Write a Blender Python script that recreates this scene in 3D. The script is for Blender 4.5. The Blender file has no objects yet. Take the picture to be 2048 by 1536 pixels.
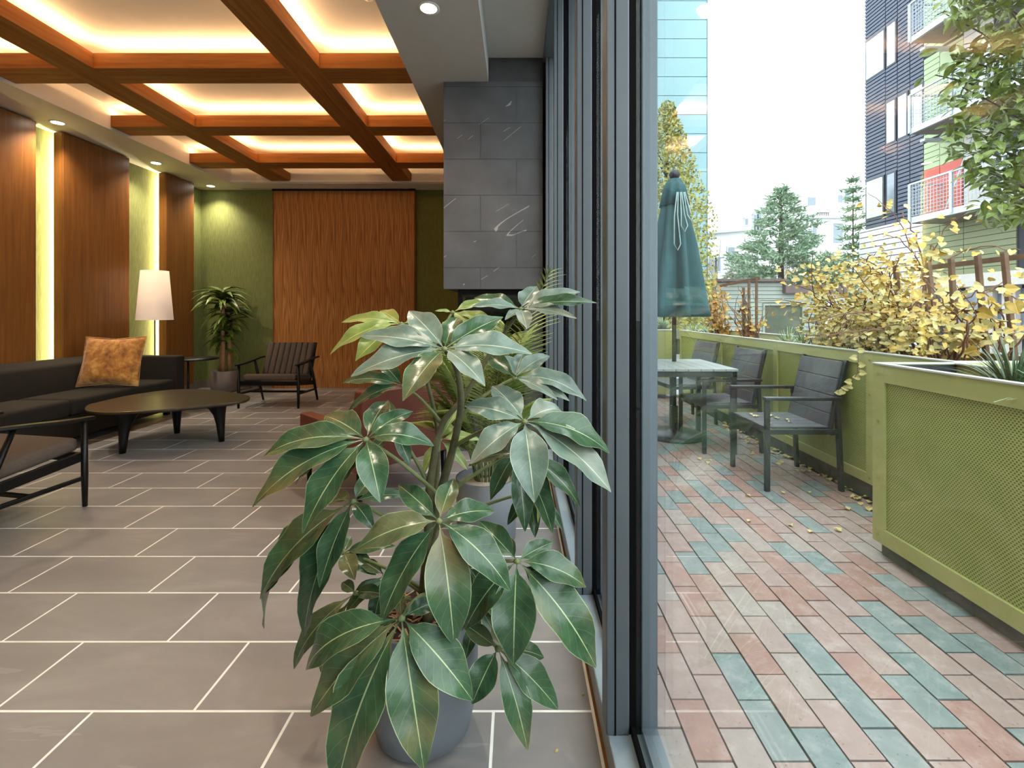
import bpy, math, random
from mathutils import Vector, Matrix

# ------------------------------------------------------------------ camera, sky, exposure
SC = bpy.context.scene
COL = SC.collection
F, CX, CY, EYE = 951.0, 1033.0, 622.0, 1.22      # focal length (px of a 2048 wide frame), vanishing point, eye height
cam_d = bpy.data.cameras.new('camera'); cam = bpy.data.objects.new('camera', cam_d); COL.objects.link(cam)
cam_d.sensor_width = 36.0; cam_d.lens = F / 2048 * 36.0
cam_d.shift_x = -(CX - 1024) / 2048; cam_d.shift_y = -(768 - CY) / 2048
cam_d.clip_start = 0.05; cam_d.clip_end = 400
cam.location = (0, 0, EYE); cam.rotation_euler = (math.pi / 2, 0, 0)
SC.camera = cam
world = bpy.data.worlds.new('overcast_sky'); SC.world = world; world.use_nodes = True
bg = world.node_tree.nodes['Background']
bg.inputs[0].default_value = (0.90, 0.97, 1.0, 1); bg.inputs[1].default_value = 2.5
SC.view_settings.view_transform = 'Standard'; SC.view_settings.look = 'None'
SC.view_settings.gamma = 1.0; SC.view_settings.exposure = 1.05; SC.view_settings.use_curve_mapping = False
COVE = 40.0      # strength of the coffer light strips
PANEL_LED = 70.0  # strength of the strips behind the wall panels
SPOT = 48.0      # watts of a recessed downlight

R = random.Random(7)
def wp(px, py, Y):
    """a point of the photograph (2048x1536) at depth Y, in metres"""
    return Vector(((px - CX) * Y / F, Y, EYE - (py - CY) * Y / F))
def wx(px, Y): return (px - CX) * Y / F
def wz(py, Y): return EYE - (py - CY) * Y / F

# ------------------------------------------------------------------ materials
def lin(c):
    f = lambda v: v / 12.92 if v <= 0.04045 else ((v + 0.055) / 1.055) ** 2.4
    return tuple(f(v / 255.0) for v in c) + (1.0,)
MATS = {}
class NT:
    def __init__(s, name):
        s.m = bpy.data.materials.new(name); s.m.use_nodes = True; s.t = s.m.node_tree
        s.b = s.t.nodes['Principled BSDF']
    def n(s, kind, **kw):
        nd = s.t.nodes.new(kind)
        for k, v in kw.items(): setattr(nd, k, v)
        return nd
    def l(s, a, b): s.t.links.new(a, b)
    def obj(s): return s.n('ShaderNodeTexCoord').outputs['Object']
    def geo(s): return s.n('ShaderNodeNewGeometry').outputs['Position']
    def mapp(s, src, scale=(1, 1, 1), rot=(0, 0, 0)):
        m = s.n('ShaderNodeMapping'); m.inputs['Scale'].default_value = scale; m.inputs['Rotation'].default_value = rot
        s.l(src, m.inputs['Vector']); return m.outputs[0]
    def noise(s, vec, scale, detail=4, rough=0.55, dist=0.0):
        n = s.n('ShaderNodeTexNoise'); n.inputs['Scale'].default_value = scale; n.inputs['Detail'].default_value = detail
        n.inputs['Roughness'].default_value = rough; n.inputs['Distortion'].default_value = dist
        s.l(vec, n.inputs['Vector']); return n.outputs['Fac']
    def ramp(s, fac, stops):
        r = s.n('ShaderNodeValToRGB'); e = r.color_ramp.elements
        while len(e) < len(stops): e.new(0.5)
        for i, (p, c) in enumerate(stops): e[i].position = p; e[i].color = c
        s.l(fac, r.inputs[0]); return r.outputs[0]
    def math(s, op, a, b=None, c=None):
        m = s.n('ShaderNodeMath', operation=op)
        for i, v in enumerate((a, b, c)):
            if v is None: continue
            if isinstance(v, (int, float)): m.inputs[i].default_value = v
            else: s.l(v, m.inputs[i])
        return m.outputs[0]
    def mix(s, fac, a, b, mode='MIX'):
        m = s.n('ShaderNodeMix', data_type='RGBA', blend_type=mode)
        for sock, v in ((m.inputs[0], fac), (m.inputs[6], a), (m.inputs[7], b)):
            if isinstance(v, (int, float)): sock.default_value = v
            elif isinstance(v, tuple): sock.default_value = v
            else: s.l(v, sock)
        return m.outputs[2]
    def bump(s, h, strength=0.2, dist=0.01):
        b = s.n('ShaderNodeBump'); b.inputs['Strength'].default_value = strength; b.inputs['Distance'].default_value = dist
        s.l(h, b.inputs['Height']); s.l(b.outputs[0], s.b.inputs['Normal'])
    def color(s, c):
        if isinstance(c, tuple): s.b.inputs['Base Color'].default_value = c
        else: s.l(c, s.b.inputs['Base Color'])
    def rough(s, v): s.b.inputs['Roughness'].default_value = v
    def done(s, key): MATS[key] = s.m; return s.m

def plain(key, rgb, rough=0.5, metal=0.0, vary=0.12, scale=8.0, bump=0.0, spec=None):
    t = NT(key); c = lin(rgb)
    f = t.noise(t.obj(), scale, 5)
    a = tuple(v * (1 - vary) for v in c[:3]) + (1,); b = tuple(min(1, v * (1 + vary)) for v in c[:3]) + (1,)
    t.color(t.ramp(f, [(0.3, a), (0.7, b)])); t.rough(rough); t.b.inputs['Metallic'].default_value = metal
    if spec is not None: t.b.inputs['Specular IOR Level'].default_value = spec
    if bump: t.bump(t.noise(t.obj(), scale * 12, 3), bump, 0.004)
    return t.done(key)
def emit(key, rgb, strength):
    t = NT(key); t.color((0, 0, 0, 1)); t.b.inputs['Emission Color'].default_value = rgb + (1.0,)
    t.b.inputs['Emission Strength'].default_value = strength; return t.done(key)
def wood(key, c1, c2, grain=(30, 30, 1.2), rough=0.42, spec=0.4):
    t = NT(key); v = t.mapp(t.obj(), grain)
    f = t.noise(v, 1.0, 6, 0.6, 0.6); g = t.noise(t.mapp(t.obj(), tuple(x * 5 for x in grain)), 1.0, 3)
    base = t.ramp(f, [(0.28, lin(c1)), (0.72, lin(c2))])
    t.color(t.mix(t.math('MULTIPLY', g, 0.35), base, lin(tuple(x * 0.55 for x in c1)))); t.rough(rough); t.b.inputs['Specular IOR Level'].default_value = spec
    return t.done(key)

wood('wood_panel', (120, 72, 30), (152, 98, 46))
wood('wood_beam_y', (142, 86, 40), (184, 122, 64), (26, 1.2, 26), 0.6, 0.15)
wood('wood_beam_x', (142, 86, 40), (184, 122, 64), (1.2, 26, 26), 0.6, 0.15)
# figured veneer of the back wall doors: mirrored leaves of flame grain
t = NT('veneer'); sep = t.n('ShaderNodeSeparateXYZ'); t.l(t.obj(), sep.inputs[0])
pp = t.math('MODULO', t.math('ADD', sep.outputs[0], 20.0), 0.232)
cmb = t.n('ShaderNodeCombineXYZ'); t.l(t.math('MULTIPLY', pp, 13.0), cmb.inputs[0]); t.l(t.math('MULTIPLY', sep.outputs[2], 0.5), cmb.inputs[2])
nz = t.noise(cmb.outputs[0], 1.0, 2, 0.4, 0.3)
band = t.math('PINGPONG', t.math('MULTIPLY', nz, 11.0), 0.5)
fine = t.noise(t.mapp(t.obj(), (160, 160, 3)), 1.0, 2)
c = t.mix(t.math('MULTIPLY', band, 2.0), lin((146, 88, 42)), lin((208, 146, 82)))
t.color(t.mix(t.math('MULTIPLY', fine, 0.3), c, lin((132, 86, 46)))); t.rough(0.4); t.done('veneer')
# floor tile: grey porcelain with clouds, scuffs and faint veins
t = NT('floor_tile'); o = t.geo()
oi = t.n('ShaderNodeObjectInfo')
cl = t.noise(t.mapp(o, (1.1, 2.6, 1)), 1.6, 6, 0.62, 0.5)
base = t.ramp(cl, [(0.3, lin((130, 126, 126))), (0.52, lin((142, 138, 137))), (0.75, lin((158, 154, 152)))])
st_ = t.noise(t.mapp(o, (1.6, 14, 1), (0, 0, 0.35)), 1.0, 4, 0.6, 0.2)
base = t.mix(t.math('MULTIPLY', t.math('GREATER_THAN', st_, 0.66), 0.22), base, lin((186, 180, 174)))
base = t.mix(t.math('MULTIPLY', oi.outputs['Random'], 0.18), base, lin((126, 122, 122)))
t.color(base); t.rough(0.36); t.bump(t.noise(o, 60, 3), 0.08, 0.003); t.done('floor_tile')
plain('grout', (248, 244, 236), 0.8)
# dark fireplace tile with white veins
t = NT('slate_tile'); o = t.geo()
cl = t.noise(o, 3.0, 6)
base = t.ramp(cl, [(0.3, lin((74, 74, 77))), (0.7, lin((96, 96, 99)))])
vn = t.noise(t.mapp(t.mapp(o, (1, 1, 1), (0, 0.61, 0)), (0.7, 0.7, 6.0)), 1.0, 2.0, 0.4, 0.1)
ms = t.noise(t.mapp(t.mapp(o, (1, 1, 1), (0, 0.61, 0)), (2.2, 1, 5)), 1.0, 2)
vein = t.math('MULTIPLY', t.math('LESS_THAN', t.math('ABSOLUTE', t.math('SUBTRACT', vn, 0.53)), 0.006), t.math('GREATER_THAN', ms, 0.57))
t.color(t.mix(t.math('MULTIPLY', vein, 0.45), base, lin((200, 196, 190)))); t.rough(0.5); t.done('slate_tile')
plain('slate_joint', (78, 78, 80), 0.8)
# green wallcovering
t = NT('green_wall'); o = t.obj()
f = t.noise(t.mapp(o, (90, 90, 9)), 1.0, 4); g = t.noise(o, 130, 2)
t.color(t.mix(t.math('MULTIPLY', g, 0.5), t.ramp(f, [(0.3, lin((104, 112, 58))), (0.7, lin((134, 140, 84)))]), lin((112, 118, 64))))
t.rough(0.85); t.bump(g, 0.25, 0.003); t.done('green_wall')
plain('white_paint', (216, 212, 206), 0.75, vary=0.02)
plain('grey_paint', (186, 184, 182), 0.8, vary=0.02)
plain('frame_metal', (92, 100, 106), 0.42, 0.2, 0.05, 3)
plain('frame_cap', (104, 116, 124), 0.45, 0.25, 0.05, 3)
plain('gasket', (7, 7, 9), 0.8, vary=0.05, spec=0.1)
plain('sill_metal', (138, 152, 160), 0.4, 0.1, 0.06, 3)
plain('brass', (150, 104, 60), 0.3, 0.9, 0.1)
plain('black_metal', (22, 21, 22), 0.4, 0.4)
plain('firebox', (12, 12, 13), 0.7)
plain('trim_white', (226, 224, 220), 0.6, vary=0.02)
emit('cove_light', (1.0, 0.60, 0.28), COVE)
emit('panel_light', (1.0, 0.84, 0.46), PANEL_LED)
emit('lamp_lens', (1.0, 0.93, 0.80), 14.0)
# glass: clear pane, reflecting more at a grazing angle
def glass(key, tint, base=0.045, gain=0.9, rough=0.0):
    m = bpy.data.materials.new(key); m.use_nodes = True; nt = m.node_tree
    for n in list(nt.nodes): nt.nodes.remove(n)
    out = nt.nodes.new('ShaderNodeOutputMaterial'); mx = nt.nodes.new('ShaderNodeMixShader')
    tr = nt.nodes.new('ShaderNodeBsdfTransparent'); gl = nt.nodes.new('ShaderNodeBsdfGlossy'); lw = nt.nodes.new('ShaderNodeLayerWeight')
    lw.inputs[0].default_value = 0.5
    p = nt.nodes.new('ShaderNodeMath'); p.operation = 'POWER'; p.inputs[1].default_value = 5.0
    a = nt.nodes.new('ShaderNodeMath'); a.operation = 'MULTIPLY_ADD'; a.inputs[1].default_value = gain; a.inputs[2].default_value = base
    tr.inputs[0].default_value = tint; gl.inputs['Roughness'].default_value = rough
    nt.links.new(lw.outputs['Facing'], p.inputs[0]); nt.links.new(p.outputs[0], a.inputs[0]); nt.links.new(a.outputs[0], mx.inputs[0])
    nt.links.new(tr.outputs[0], mx.inputs[1]); nt.links.new(gl.outputs[0], mx.inputs[2]); nt.links.new(mx.outputs[0], out.inputs[0])
    MATS[key] = m; return m
glass('pane_glass', (0.965, 0.985, 0.98, 1))
# furniture
plain('dark_wood', (15, 12, 11), 0.4, vary=0.2, spec=0.3)
plain('sofa_fabric', (30, 22, 13), 0.9, vary=0.18, scale=40, bump=0.15)
plain('chair_fabric', (84, 70, 60), 0.85, vary=0.12, scale=60, bump=0.15)
plain('chair_fabric_dark', (44, 36, 34), 0.85, vary=0.12, scale=60, bump=0.15)
wood('table_wood', (48, 36, 22), (72, 55, 34), (1.5, 22, 22), 0.34)
plain('leather', (112, 58, 46), 0.42, vary=0.14, scale=9, bump=0.12)
t = NT('velvet'); f = t.noise(t.mapp(t.obj(), (1, 1, 1.0)), 14, 6, 0.65, 0.4); g = t.noise(t.obj(), 3.0, 3)
f2 = t.math('ADD', t.math('MULTIPLY', f, 0.6), t.math('MULTIPLY', g, 0.4))
t.color(t.ramp(f2, [(0.38, lin((124, 68, 18))), (0.5, lin((184, 118, 36))), (0.62, lin((222, 168, 88)))])); t.rough(0.7)
t.b.inputs['Sheen Weight'].default_value = 0.4; t.done('velvet')
t = NT('lamp_fabric'); t.color(lin((236, 216, 196))); t.rough(0.9); t.b.inputs['Emission Color'].default_value = (1.0, 0.78, 0.62, 1)
t.b.inputs['Emission Strength'].default_value = 0.10; t.bump(t.noise(t.obj(), 300, 2), 0.1, 0.002); t.done('lamp_fabric')
plain('pot_grey', (112, 118, 126), 0.6, vary=0.05, bump=0.05)
plain('pot_warm', (118, 108, 104), 0.7, vary=0.06)
plain('soil', (58, 44, 34), 0.95, vary=0.5, scale=60, bump=0.8)
plain('bark', (92, 90, 62), 0.8, vary=0.3, scale=30, bump=0.4)
plain('cane', (176, 132, 96), 0.7, vary=0.2, scale=25)
plain('petiole', (112, 122, 78), 0.6, vary=0.15, scale=20)
def leafmat(key, dark, mid, rib, rough=0.3, veins=True, brown=None, spec=0.5):
    t = NT(key); uv = t.n('ShaderNodeUVMap').outputs[0]; sp = t.n('ShaderNodeSeparateXYZ'); t.l(uv, sp.inputs[0])
    oi = t.n('ShaderNodeObjectInfo').outputs['Random']
    u, v = sp.outputs[0], sp.outputs[1]
    au = t.math('ABSOLUTE', t.math('SUBTRACT', u, 0.5))                     # 0 at the midrib, .5 at the margin
    n = t.noise(t.obj(), 22, 4)
    base = t.ramp(n, [(0.3, lin(dark)), (0.72, lin(mid))])
    base = t.mix(t.math('MULTIPLY', oi, 0.35), base, lin(mid))
    if brown:
        w = t.math('MULTIPLY', t.math('GREATER_THAN', oi, 0.62), t.ramp(t.noise(t.obj(), 6, 4), [(0.45, (0, 0, 0, 1)), (0.75, (1, 1, 1, 1))]))
        base = t.mix(t.math('MULTIPLY', w, 0.55), base, lin(brown))
    if veins:
        vv = t.math('FRACT', t.math('SUBTRACT', t.math('MULTIPLY', v, 9.0), t.math('MULTIPLY', au, 3.2)))
        vl = t.math('MULTIPLY', t.math('LESS_THAN', vv, 0.05), 0.14)
        base = t.mix(vl, base, lin(rib))
    rb = t.math('LESS_THAN', au, 0.015); mg = t.math('GREATER_THAN', au, 0.485)
    base = t.mix(t.math('MAXIMUM', rb, t.math('MULTIPLY', mg, 0.7)), base, lin(rib))
    t.color(base); t.rough(rough); t.b.inputs['Specular IOR Level'].default_value = spec
    h = t.math('ADD', t.math('MULTIPLY', n, 0.5), t.math('MULTIPLY', au, 0.0))
    t.bump(h, 0.35, 0.01)
    return t.done(key)
leafmat('umbrella_leaf', (38, 66, 46), (66, 98, 66), (164, 180, 134), 0.27, True, (150, 124, 82))
leafmat('umbrella_leaf_sky_sheen', (80, 104, 92), (116, 136, 124), (186, 194, 166), 0.34, True, (160, 138, 108))  # paler leaf copy: sky reflection on the upper fans painted into the colour
leafmat('umbrella_leaf_yellow_green', (84, 118, 50), (140, 154, 82), (206, 204, 140), 0.35, True, (196, 170, 90))  # a yellower, lighter green for some fans
leafmat('corn_leaf', (40, 62, 18), (112, 136, 48), (150, 160, 70), 0.4, False)
leafmat('palm_leaf', (92, 118, 48), (164, 178, 96), (190, 196, 120), 0.45, False)
leafmat('grass_leaf', (42, 66, 44), (92, 118, 84), (176, 190, 160), 0.45, False)
leafmat('liriope_leaf', (110, 140, 96), (176, 196, 160), (216, 222, 190), 0.5, False)
leafmat('vine_leaf', (166, 134, 46), (198, 172, 90), (214, 190, 100), 0.6, False)
leafmat('vine_leaf_pale', (170, 158, 92), (200, 190, 130), (222, 206, 140), 0.6, False)
leafmat('fallen_leaf', (196, 172, 96), (224, 206, 150), (190, 160, 90), 0.7, False)
leafmat('rust_leaf', (140, 92, 40), (190, 140, 70), (190, 150, 90), 0.7, False)
leafmat('tree_leaf', (52, 74, 30), (108, 122, 50), (150, 164, 84), 0.42, False)
leafmat('hornbeam_leaf', (112, 122, 62), (164, 158, 78), (170, 160, 80), 0.6, False)
leafmat('pine_needle', (100, 130, 104), (148, 168, 142), (112, 142, 112), 0.7, False)  # pale needle tones: distant haze is mixed into the colour
plain('vine_stem', (106, 72, 54), 0.85, vary=0.3, scale=20)
plain('post_wood', (104, 80, 62), 0.8, vary=0.3, scale=14)
plain('branch', (58, 52, 48), 0.85, vary=0.25, scale=20)
# outdoors
def brickmat(key, a, b, dust):
    t = NT(key); o = t.geo(); oi = t.n('ShaderNodeObjectInfo').outputs['Random']
    n = t.noise(o, 16, 6, 0.62)
    base = t.ramp(n, [(0.25, lin(a)), (0.75, lin(b))])
    base = t.mix(t.math('MULTIPLY', oi, 0.55), base, lin(dust))
    pit = t.math('LESS_THAN', t.noise(o, 70, 3, 0.6), 0.33)
    base = t.mix(t.math('MULTIPLY', pit, 0.45), base, lin(tuple(x * 0.5 for x in a)))
    pale = t.ramp(t.noise(o, 13, 6, 0.7), [(0.5, (0, 0, 0, 1)), (0.75, (1, 1, 1, 1))])
    base = t.mix(t.math('MULTIPLY', pale, 0.34), base, lin((206, 200, 194)))
    t.color(base); t.rough(0.75); t.bump(n, 0.4, 0.006); return t.done(key)
brickmat('brick_red', (142, 108, 98), (164, 132, 122), (156, 134, 126))
brickmat('brick_rose', (146, 124, 117), (168, 147, 140), (158, 142, 136))
brickmat('brick_blue', (104, 120, 119), (134, 148, 147), (136, 142, 140))
brickmat('brick_tan', (144, 132, 126), (164, 153, 147), (156, 146, 140))
plain('sand_joint', (60, 53, 47), 0.95, vary=0.3, scale=40)
plain('asphalt', (138, 138, 140), 0.9, vary=0.1)
plain('green_steel', (170, 173, 110), 0.42, 0.0, 0.05, 2)
plain('steel_rim', (208, 212, 206), 0.4, 0.2, 0.05)
plain('planter_inner', (52, 56, 58), 0.7)
plain('curb', (96, 98, 94), 0.85, vary=0.25, scale=12)
plain('bolt_green', (156, 160, 92), 0.35, 0.1)
def meshmat(key, pitch):                                    # perforated sheet: rows of small dark holes
    t = NT(key); sp = t.n('ShaderNodeSeparateXYZ'); t.l(t.geo(), sp.inputs[0])
    a = t.math('DIVIDE', sp.outputs[1], pitch); b = t.math('DIVIDE', sp.outputs[2], pitch * 0.62)
    row = t.math('FLOOR', b); sh = t.math('MULTIPLY', t.math('MODULO', row, 2.0), 0.5)
    fa = t.math('SUBTRACT', t.math('FRACT', t.math('ADD', a, sh)), 0.5); fb = t.math('SUBTRACT', t.math('FRACT', b), 0.5)
    d = t.math('ADD', t.math('MULTIPLY', fa, fa), t.math('MULTIPLY', t.math('MULTIPLY', fb, fb), 0.6))
    hole = t.math('LESS_THAN', d, 0.075)
    n = t.noise(t.geo(), 2.2, 4)
    base = t.ramp(n, [(0.3, lin((156, 164, 92))), (0.7, lin((172, 178, 108)))])
    t.color(t.mix(hole, base, lin((88, 98, 48)))); t.rough(0.5); t.done(key)
meshmat('perforated', 0.014)
plain('patio_slate', (84, 86, 90), 0.6, vary=0.12, scale=14)
plain('patio_metal', (60, 64, 66), 0.38, 0.4, 0.1)
plain('patio_top', (150, 158, 158), 0.5, vary=0.06, scale=5)
plain('canvas', (52, 92, 96), 0.8, vary=0.12, scale=6, bump=0.1)
plain('strap', (150, 176, 172), 0.7)
plain('navy_siding', (74, 82, 100), 0.55, vary=0.05, scale=0.6)
plain('navy_groove', (38, 42, 54), 0.7)
plain('white_siding', (204, 204, 204), 0.6, vary=0.03, scale=0.6)
plain('white_groove', (96, 96, 98), 0.7)
plain('sage_siding', (150, 164, 128), 0.6, vary=0.05, scale=0.6)
plain('olive_siding', (116, 122, 92), 0.6, vary=0.05, scale=0.6)
plain('dark_groove', (74, 80, 66), 0.7)
plain('red_panel', (172, 74, 66), 0.55, vary=0.04)
plain('teal_panel', (128, 164, 170), 0.4, vary=0.05, scale=0.3)
plain('teal_groove', (74, 108, 116), 0.6)
plain('galvanised', (160, 172, 180), 0.45, 0.5, 0.08)
plain('concrete', (176, 172, 166), 0.85, vary=0.06)
plain('soffit_wood', (120, 112, 106), 0.7)
plain('house_white', (220, 222, 222), 0.7, vary=0.03, scale=0.5)
plain('house_trim', (196, 200, 202), 0.7)
plain('garage_siding', (138, 148, 140), 0.65, vary=0.05, scale=1)
plain('garage_dark', (52, 64, 58), 0.25, vary=0.1, scale=2)
plain('roof_brown', (96, 84, 84), 0.8)
t = NT('window_sky'); t.color(lin((206, 216, 224))); t.rough(0.03); t.b.inputs['Metallic'].default_value = 0.85; t.done('window_sky')
plain('window_dim', (120, 130, 140), 0.15, 0.3)
plain('window_blind', (176, 196, 176), 0.5)
plain('window_frame', (44, 50, 62), 0.5)
plain('ash', (176, 166, 152), 0.9, vary=0.2)

# ------------------------------------------------------------------ mesh building
class MB:
    def __init__(s): s.v = []; s.f = []; s.uv = []
    def add(s, vs, fs, uvs=None):
        o = len(s.v); s.v += [tuple(v) for v in vs]
        for i, f in enumerate(fs):
            s.f.append(tuple(o + k for k in f)); s.uv.append(uvs[i] if uvs else None)
        return s
    def box(s, x0, x1, y0, y1, z0, z1):
        vs = [(x, y, z) for z in (z0, z1) for y in (y0, y1) for x in (x0, x1)]
        return s.add(vs, [(0, 2, 3, 1), (4, 5, 7, 6), (0, 1, 5, 4), (2, 6, 7, 3), (0, 4, 6, 2), (1, 3, 7, 5)])
    def obox(s, c, dx, dy, dz):
        """box about c with half-axis vectors dx, dy, dz"""
        c = Vector(c); dx = Vector(dx); dy = Vector(dy); dz = Vector(dz)
        vs = [c + dx * a + dy * b + dz * e for e in (-1, 1) for b in (-1, 1) for a in (-1, 1)]
        return s.add(vs, [(0, 2, 3, 1), (4, 5, 7, 6), (0, 1, 5, 4), (2, 6, 7, 3), (0, 4, 6, 2), (1, 3, 7, 5)])
    def bar(s, a, b, w, h, up=(0, 0, 1)):
        a = Vector(a); b = Vector(b); d = (b - a); L = d.length; d.normalize(); up = Vector(up)
        sd = d.cross(up)
        if sd.length < 1e-4: sd = d.cross(Vector((0, 1, 0)))
        sd.normalize(); u = sd.cross(d)
        return s.obox((a + b) / 2, d * L / 2, sd * w / 2, u * h / 2)
    def tube(s, pts, rad, n=8, caps=True):
        pts = [Vector(p) for p in pts]
        if isinstance(rad, (int, float)): rad = [rad] * len(pts)
        rings = []; prev = None
        for i, p in enumerate(pts):
            d = (pts[min(i + 1, len(pts) - 1)] - pts[max(i - 1, 0)])
            if d.length < 1e-9: d = Vector((0, 0, 1))
            d.normalize()
            if prev is None:
                a = d.cross(Vector((0, 0, 1)))
                if a.length < 0.05: a = d.cross(Vector((0, 1, 0)))
            else:
                a = prev - d * prev.dot(d)
            a.normalize(); prev = a; b = d.cross(a)
            rings.append([p + (a * math.cos(2 * math.pi * k / n) + b * math.sin(2 * math.pi * k / n)) * rad[i] for k in range(n)])
        vs = [v for r in rings for v in r]; fs = []
        for i in range(len(pts) - 1):
            for k in range(n):
                k2 = (k + 1) % n; fs.append((i * n + k, i * n + k2, (i + 1) * n + k2, (i + 1) * n + k))
        if caps:
            fs.append(tuple(reversed(range(n)))); fs.append(tuple((len(pts) - 1) * n + k for k in range(n)))
        return s.add(vs, fs)
    def lathe(s, prof, c=(0, 0, 0), n=32, fn=None):
        """profile [(r, z)...] round a vertical axis at c; fn(angle, i) scales the radius"""
        vs = []; fs = []
        for i, (r, z) in enumerate(prof):
            for k in range(n):
                a = 2 * math.pi * k / n; rr = r * (fn(a, i) if fn else 1)
                vs.append((c[0] + rr * math.cos(a), c[1] + rr * math.sin(a), c[2] + z))
        for i in range(len(prof) - 1):
            for k in range(n):
                k2 = (k + 1) % n; fs.append((i * n + k, i * n + k2, (i + 1) * n + k2, (i + 1) * n + k))
        ring = prof[0] == prof[-1]
        if prof[0][0] > 1e-6 and not ring: fs.append(tuple(reversed(range(n))))
        if prof[-1][0] > 1e-6 and not ring: fs.append(tuple((len(prof) - 1) * n + k for k in range(n)))
        return s.add(vs, fs)
    def prism(s, pts, z0, z1):
        n = len(pts); vs = [(x, y, z0) for x, y in pts] + [(x, y, z1) for x, y in pts]
        fs = [tuple(reversed(range(n))), tuple(range(n, 2 * n))] + [(i, (i + 1) % n, n + (i + 1) % n, n + i) for i in range(n)]
        return s.add(vs, fs)
    def leaf(s, base, tip, width, arch=0.0, nrm=(0, -0.7, 0.7), segs=9, fold=0.12, wave=0.0, stalk=0.0, shape='oval', rnd=None):
        """one blade from base to tip, bent by arch, folded along its midrib"""
        base = Vector(base); tip = Vector(tip); d = tip - base; L = d.length
        if L < 1e-5: return s
        nrm = Vector(nrm).normalized()
        up = nrm - d.normalized() * nrm.dot(d.normalized())
        if up.length < 1e-3: up = Vector((0, 0, 1))
        up.normalize()
        ctrl = base + d * 0.45 + up * arch * L
        ph = rnd.random() * 6.3 if rnd else 0.0
        rows = []; us = (0.0, 0.25, 0.5, 0.75, 1.0) if fold or wave else (0.0, 0.5, 1.0)
        for i in range(segs + 1):
            t = i / segs
            p = base * (1 - t) ** 2 + ctrl * 2 * t * (1 - t) + tip * t * t
            tg = ((ctrl - base) * (1 - t) + (tip - ctrl) * t).normalized()
            sd = tg.cross(up)
            if sd.length < 1e-4: sd = Vector((1, 0, 0))
            sd.normalize(); nn = sd.cross(tg)
            q = max(0.0, (t - stalk) / (1 - stalk))
            if shape == 'oval': w = (math.sin(math.pi * q ** 0.92) ** 0.72) * (1 - 0.35 * q ** 3)
            elif shape == 'strap': w = min(1.0, q * 6 + 0.35) * (1 - q ** 2.2)
            else: w = math.sin(math.pi * min(1, q ** 0.6))                       # broad near its base
            hw = max(width * 0.5 * w, L * 0.006)
            row = []
            for u in us:
                e = u * 2 - 1
                off = nn * (abs(e) * fold * hw * 1.6) + nn * (wave * hw * abs(e) * math.sin(t * 15 + ph + e * 1.5))
                row.append(p + sd * hw * e + off)
            rows.append(row)
        m = len(us); vs = [v for r in rows for v in r]; fs = []; uv = []
        for i in range(segs):
            for k in range(m - 1):
                fs.append((i * m + k, i * m + k + 1, (i + 1) * m + k + 1, (i + 1) * m + k))
                uv.append(((us[k], i / segs), (us[k + 1], i / segs), (us[k + 1], (i + 1) / segs), (us[k], (i + 1) / segs)))
        return s.add(vs, fs, uv)
    def mesh(s, name, mat, smooth=False):
        me = bpy.data.meshes.new(name); me.from_pydata(s.v, [], s.f)
        if any(u is not None for u in s.uv):
            lay = me.uv_layers.new(name='UVMap'); data = lay.data; i = 0
            for f, u in zip(s.f, s.uv):
                for k in range(len(f)):
                    if u: data[i].uv = u[k]
                    i += 1
        if mat: me.materials.append(MATS[mat])
        if smooth: me.polygons.foreach_set('use_smooth', [True] * len(me.polygons))
        me.update(); return me
    def build(s, name, mat, parent=None, smooth=False, bevel=0.0, segs=2, sub=0, label=None):
        o = bpy.data.objects.new(name, s.mesh(name, mat, smooth)); COL.objects.link(o)
        if parent: attach(o, parent)
        if bevel:
            b = o.modifiers.new('bevel', 'BEVEL'); b.width = bevel; b.segments = segs; b.limit_method = 'ANGLE'; b.angle_limit = 0.6
            b.harden_normals = False
        if sub:
            q = o.modifiers.new('sub', 'SUBSURF'); q.levels = sub; q.render_levels = sub
        if label: o['label'] = label
        return o
def attach(o, parent):
    o.parent = parent
    b = parent.get('_at')
    if b is not None: o.matrix_parent_inverse = Matrix.Translation((-b[0], -b[1], -b[2]))
BASED = []
def tag(o, label=None, cat=None, group=None, kind=None):
    if label: o['label'] = label
    if cat: o['category'] = cat
    if group: o['group'] = group
    if kind: o['kind'] = kind
    return o
def thing(name, label, cat, loc=(0, 0, 0), group=None, kind=None):
    """an Empty at a thing's base; its parts are built in world coordinates"""
    o = bpy.data.objects.new(name, None); COL.objects.link(o); o.location = loc; o.empty_display_size = 0.1
    if any(abs(v) > 1e-9 for v in loc): o['_at'] = [float(v) for v in loc]; BASED.append(o)
    return tag(o, label, cat, group, kind)
def struct(name, label, mb, mat, **kw):
    return tag(mb.build(name, mat, **kw), label, None, None, 'structure')
def copy_tree(o, parent=None):
    c = o.copy(); COL.objects.link(c)
    if parent: c.parent = parent
    for ch in list(KIDS.get(o.name, [])): copy_tree(ch, c)
    return c
KIDS = {}
def remember(o):
    for ob in list(COL.objects):
        if ob.parent is not None: KIDS.setdefault(ob.parent.name, [])
        if ob.parent is not None and ob not in KIDS[ob.parent.name]: KIDS[ob.parent.name].append(ob)
def place(name, mesh, loc, parent=None, rot=(0, 0, 0), scale=(1, 1, 1)):
    o = bpy.data.objects.new(name, mesh); COL.objects.link(o); o.location = loc; o.rotation_euler = rot; o.scale = scale
    if parent: attach(o, parent)
    return o

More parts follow.
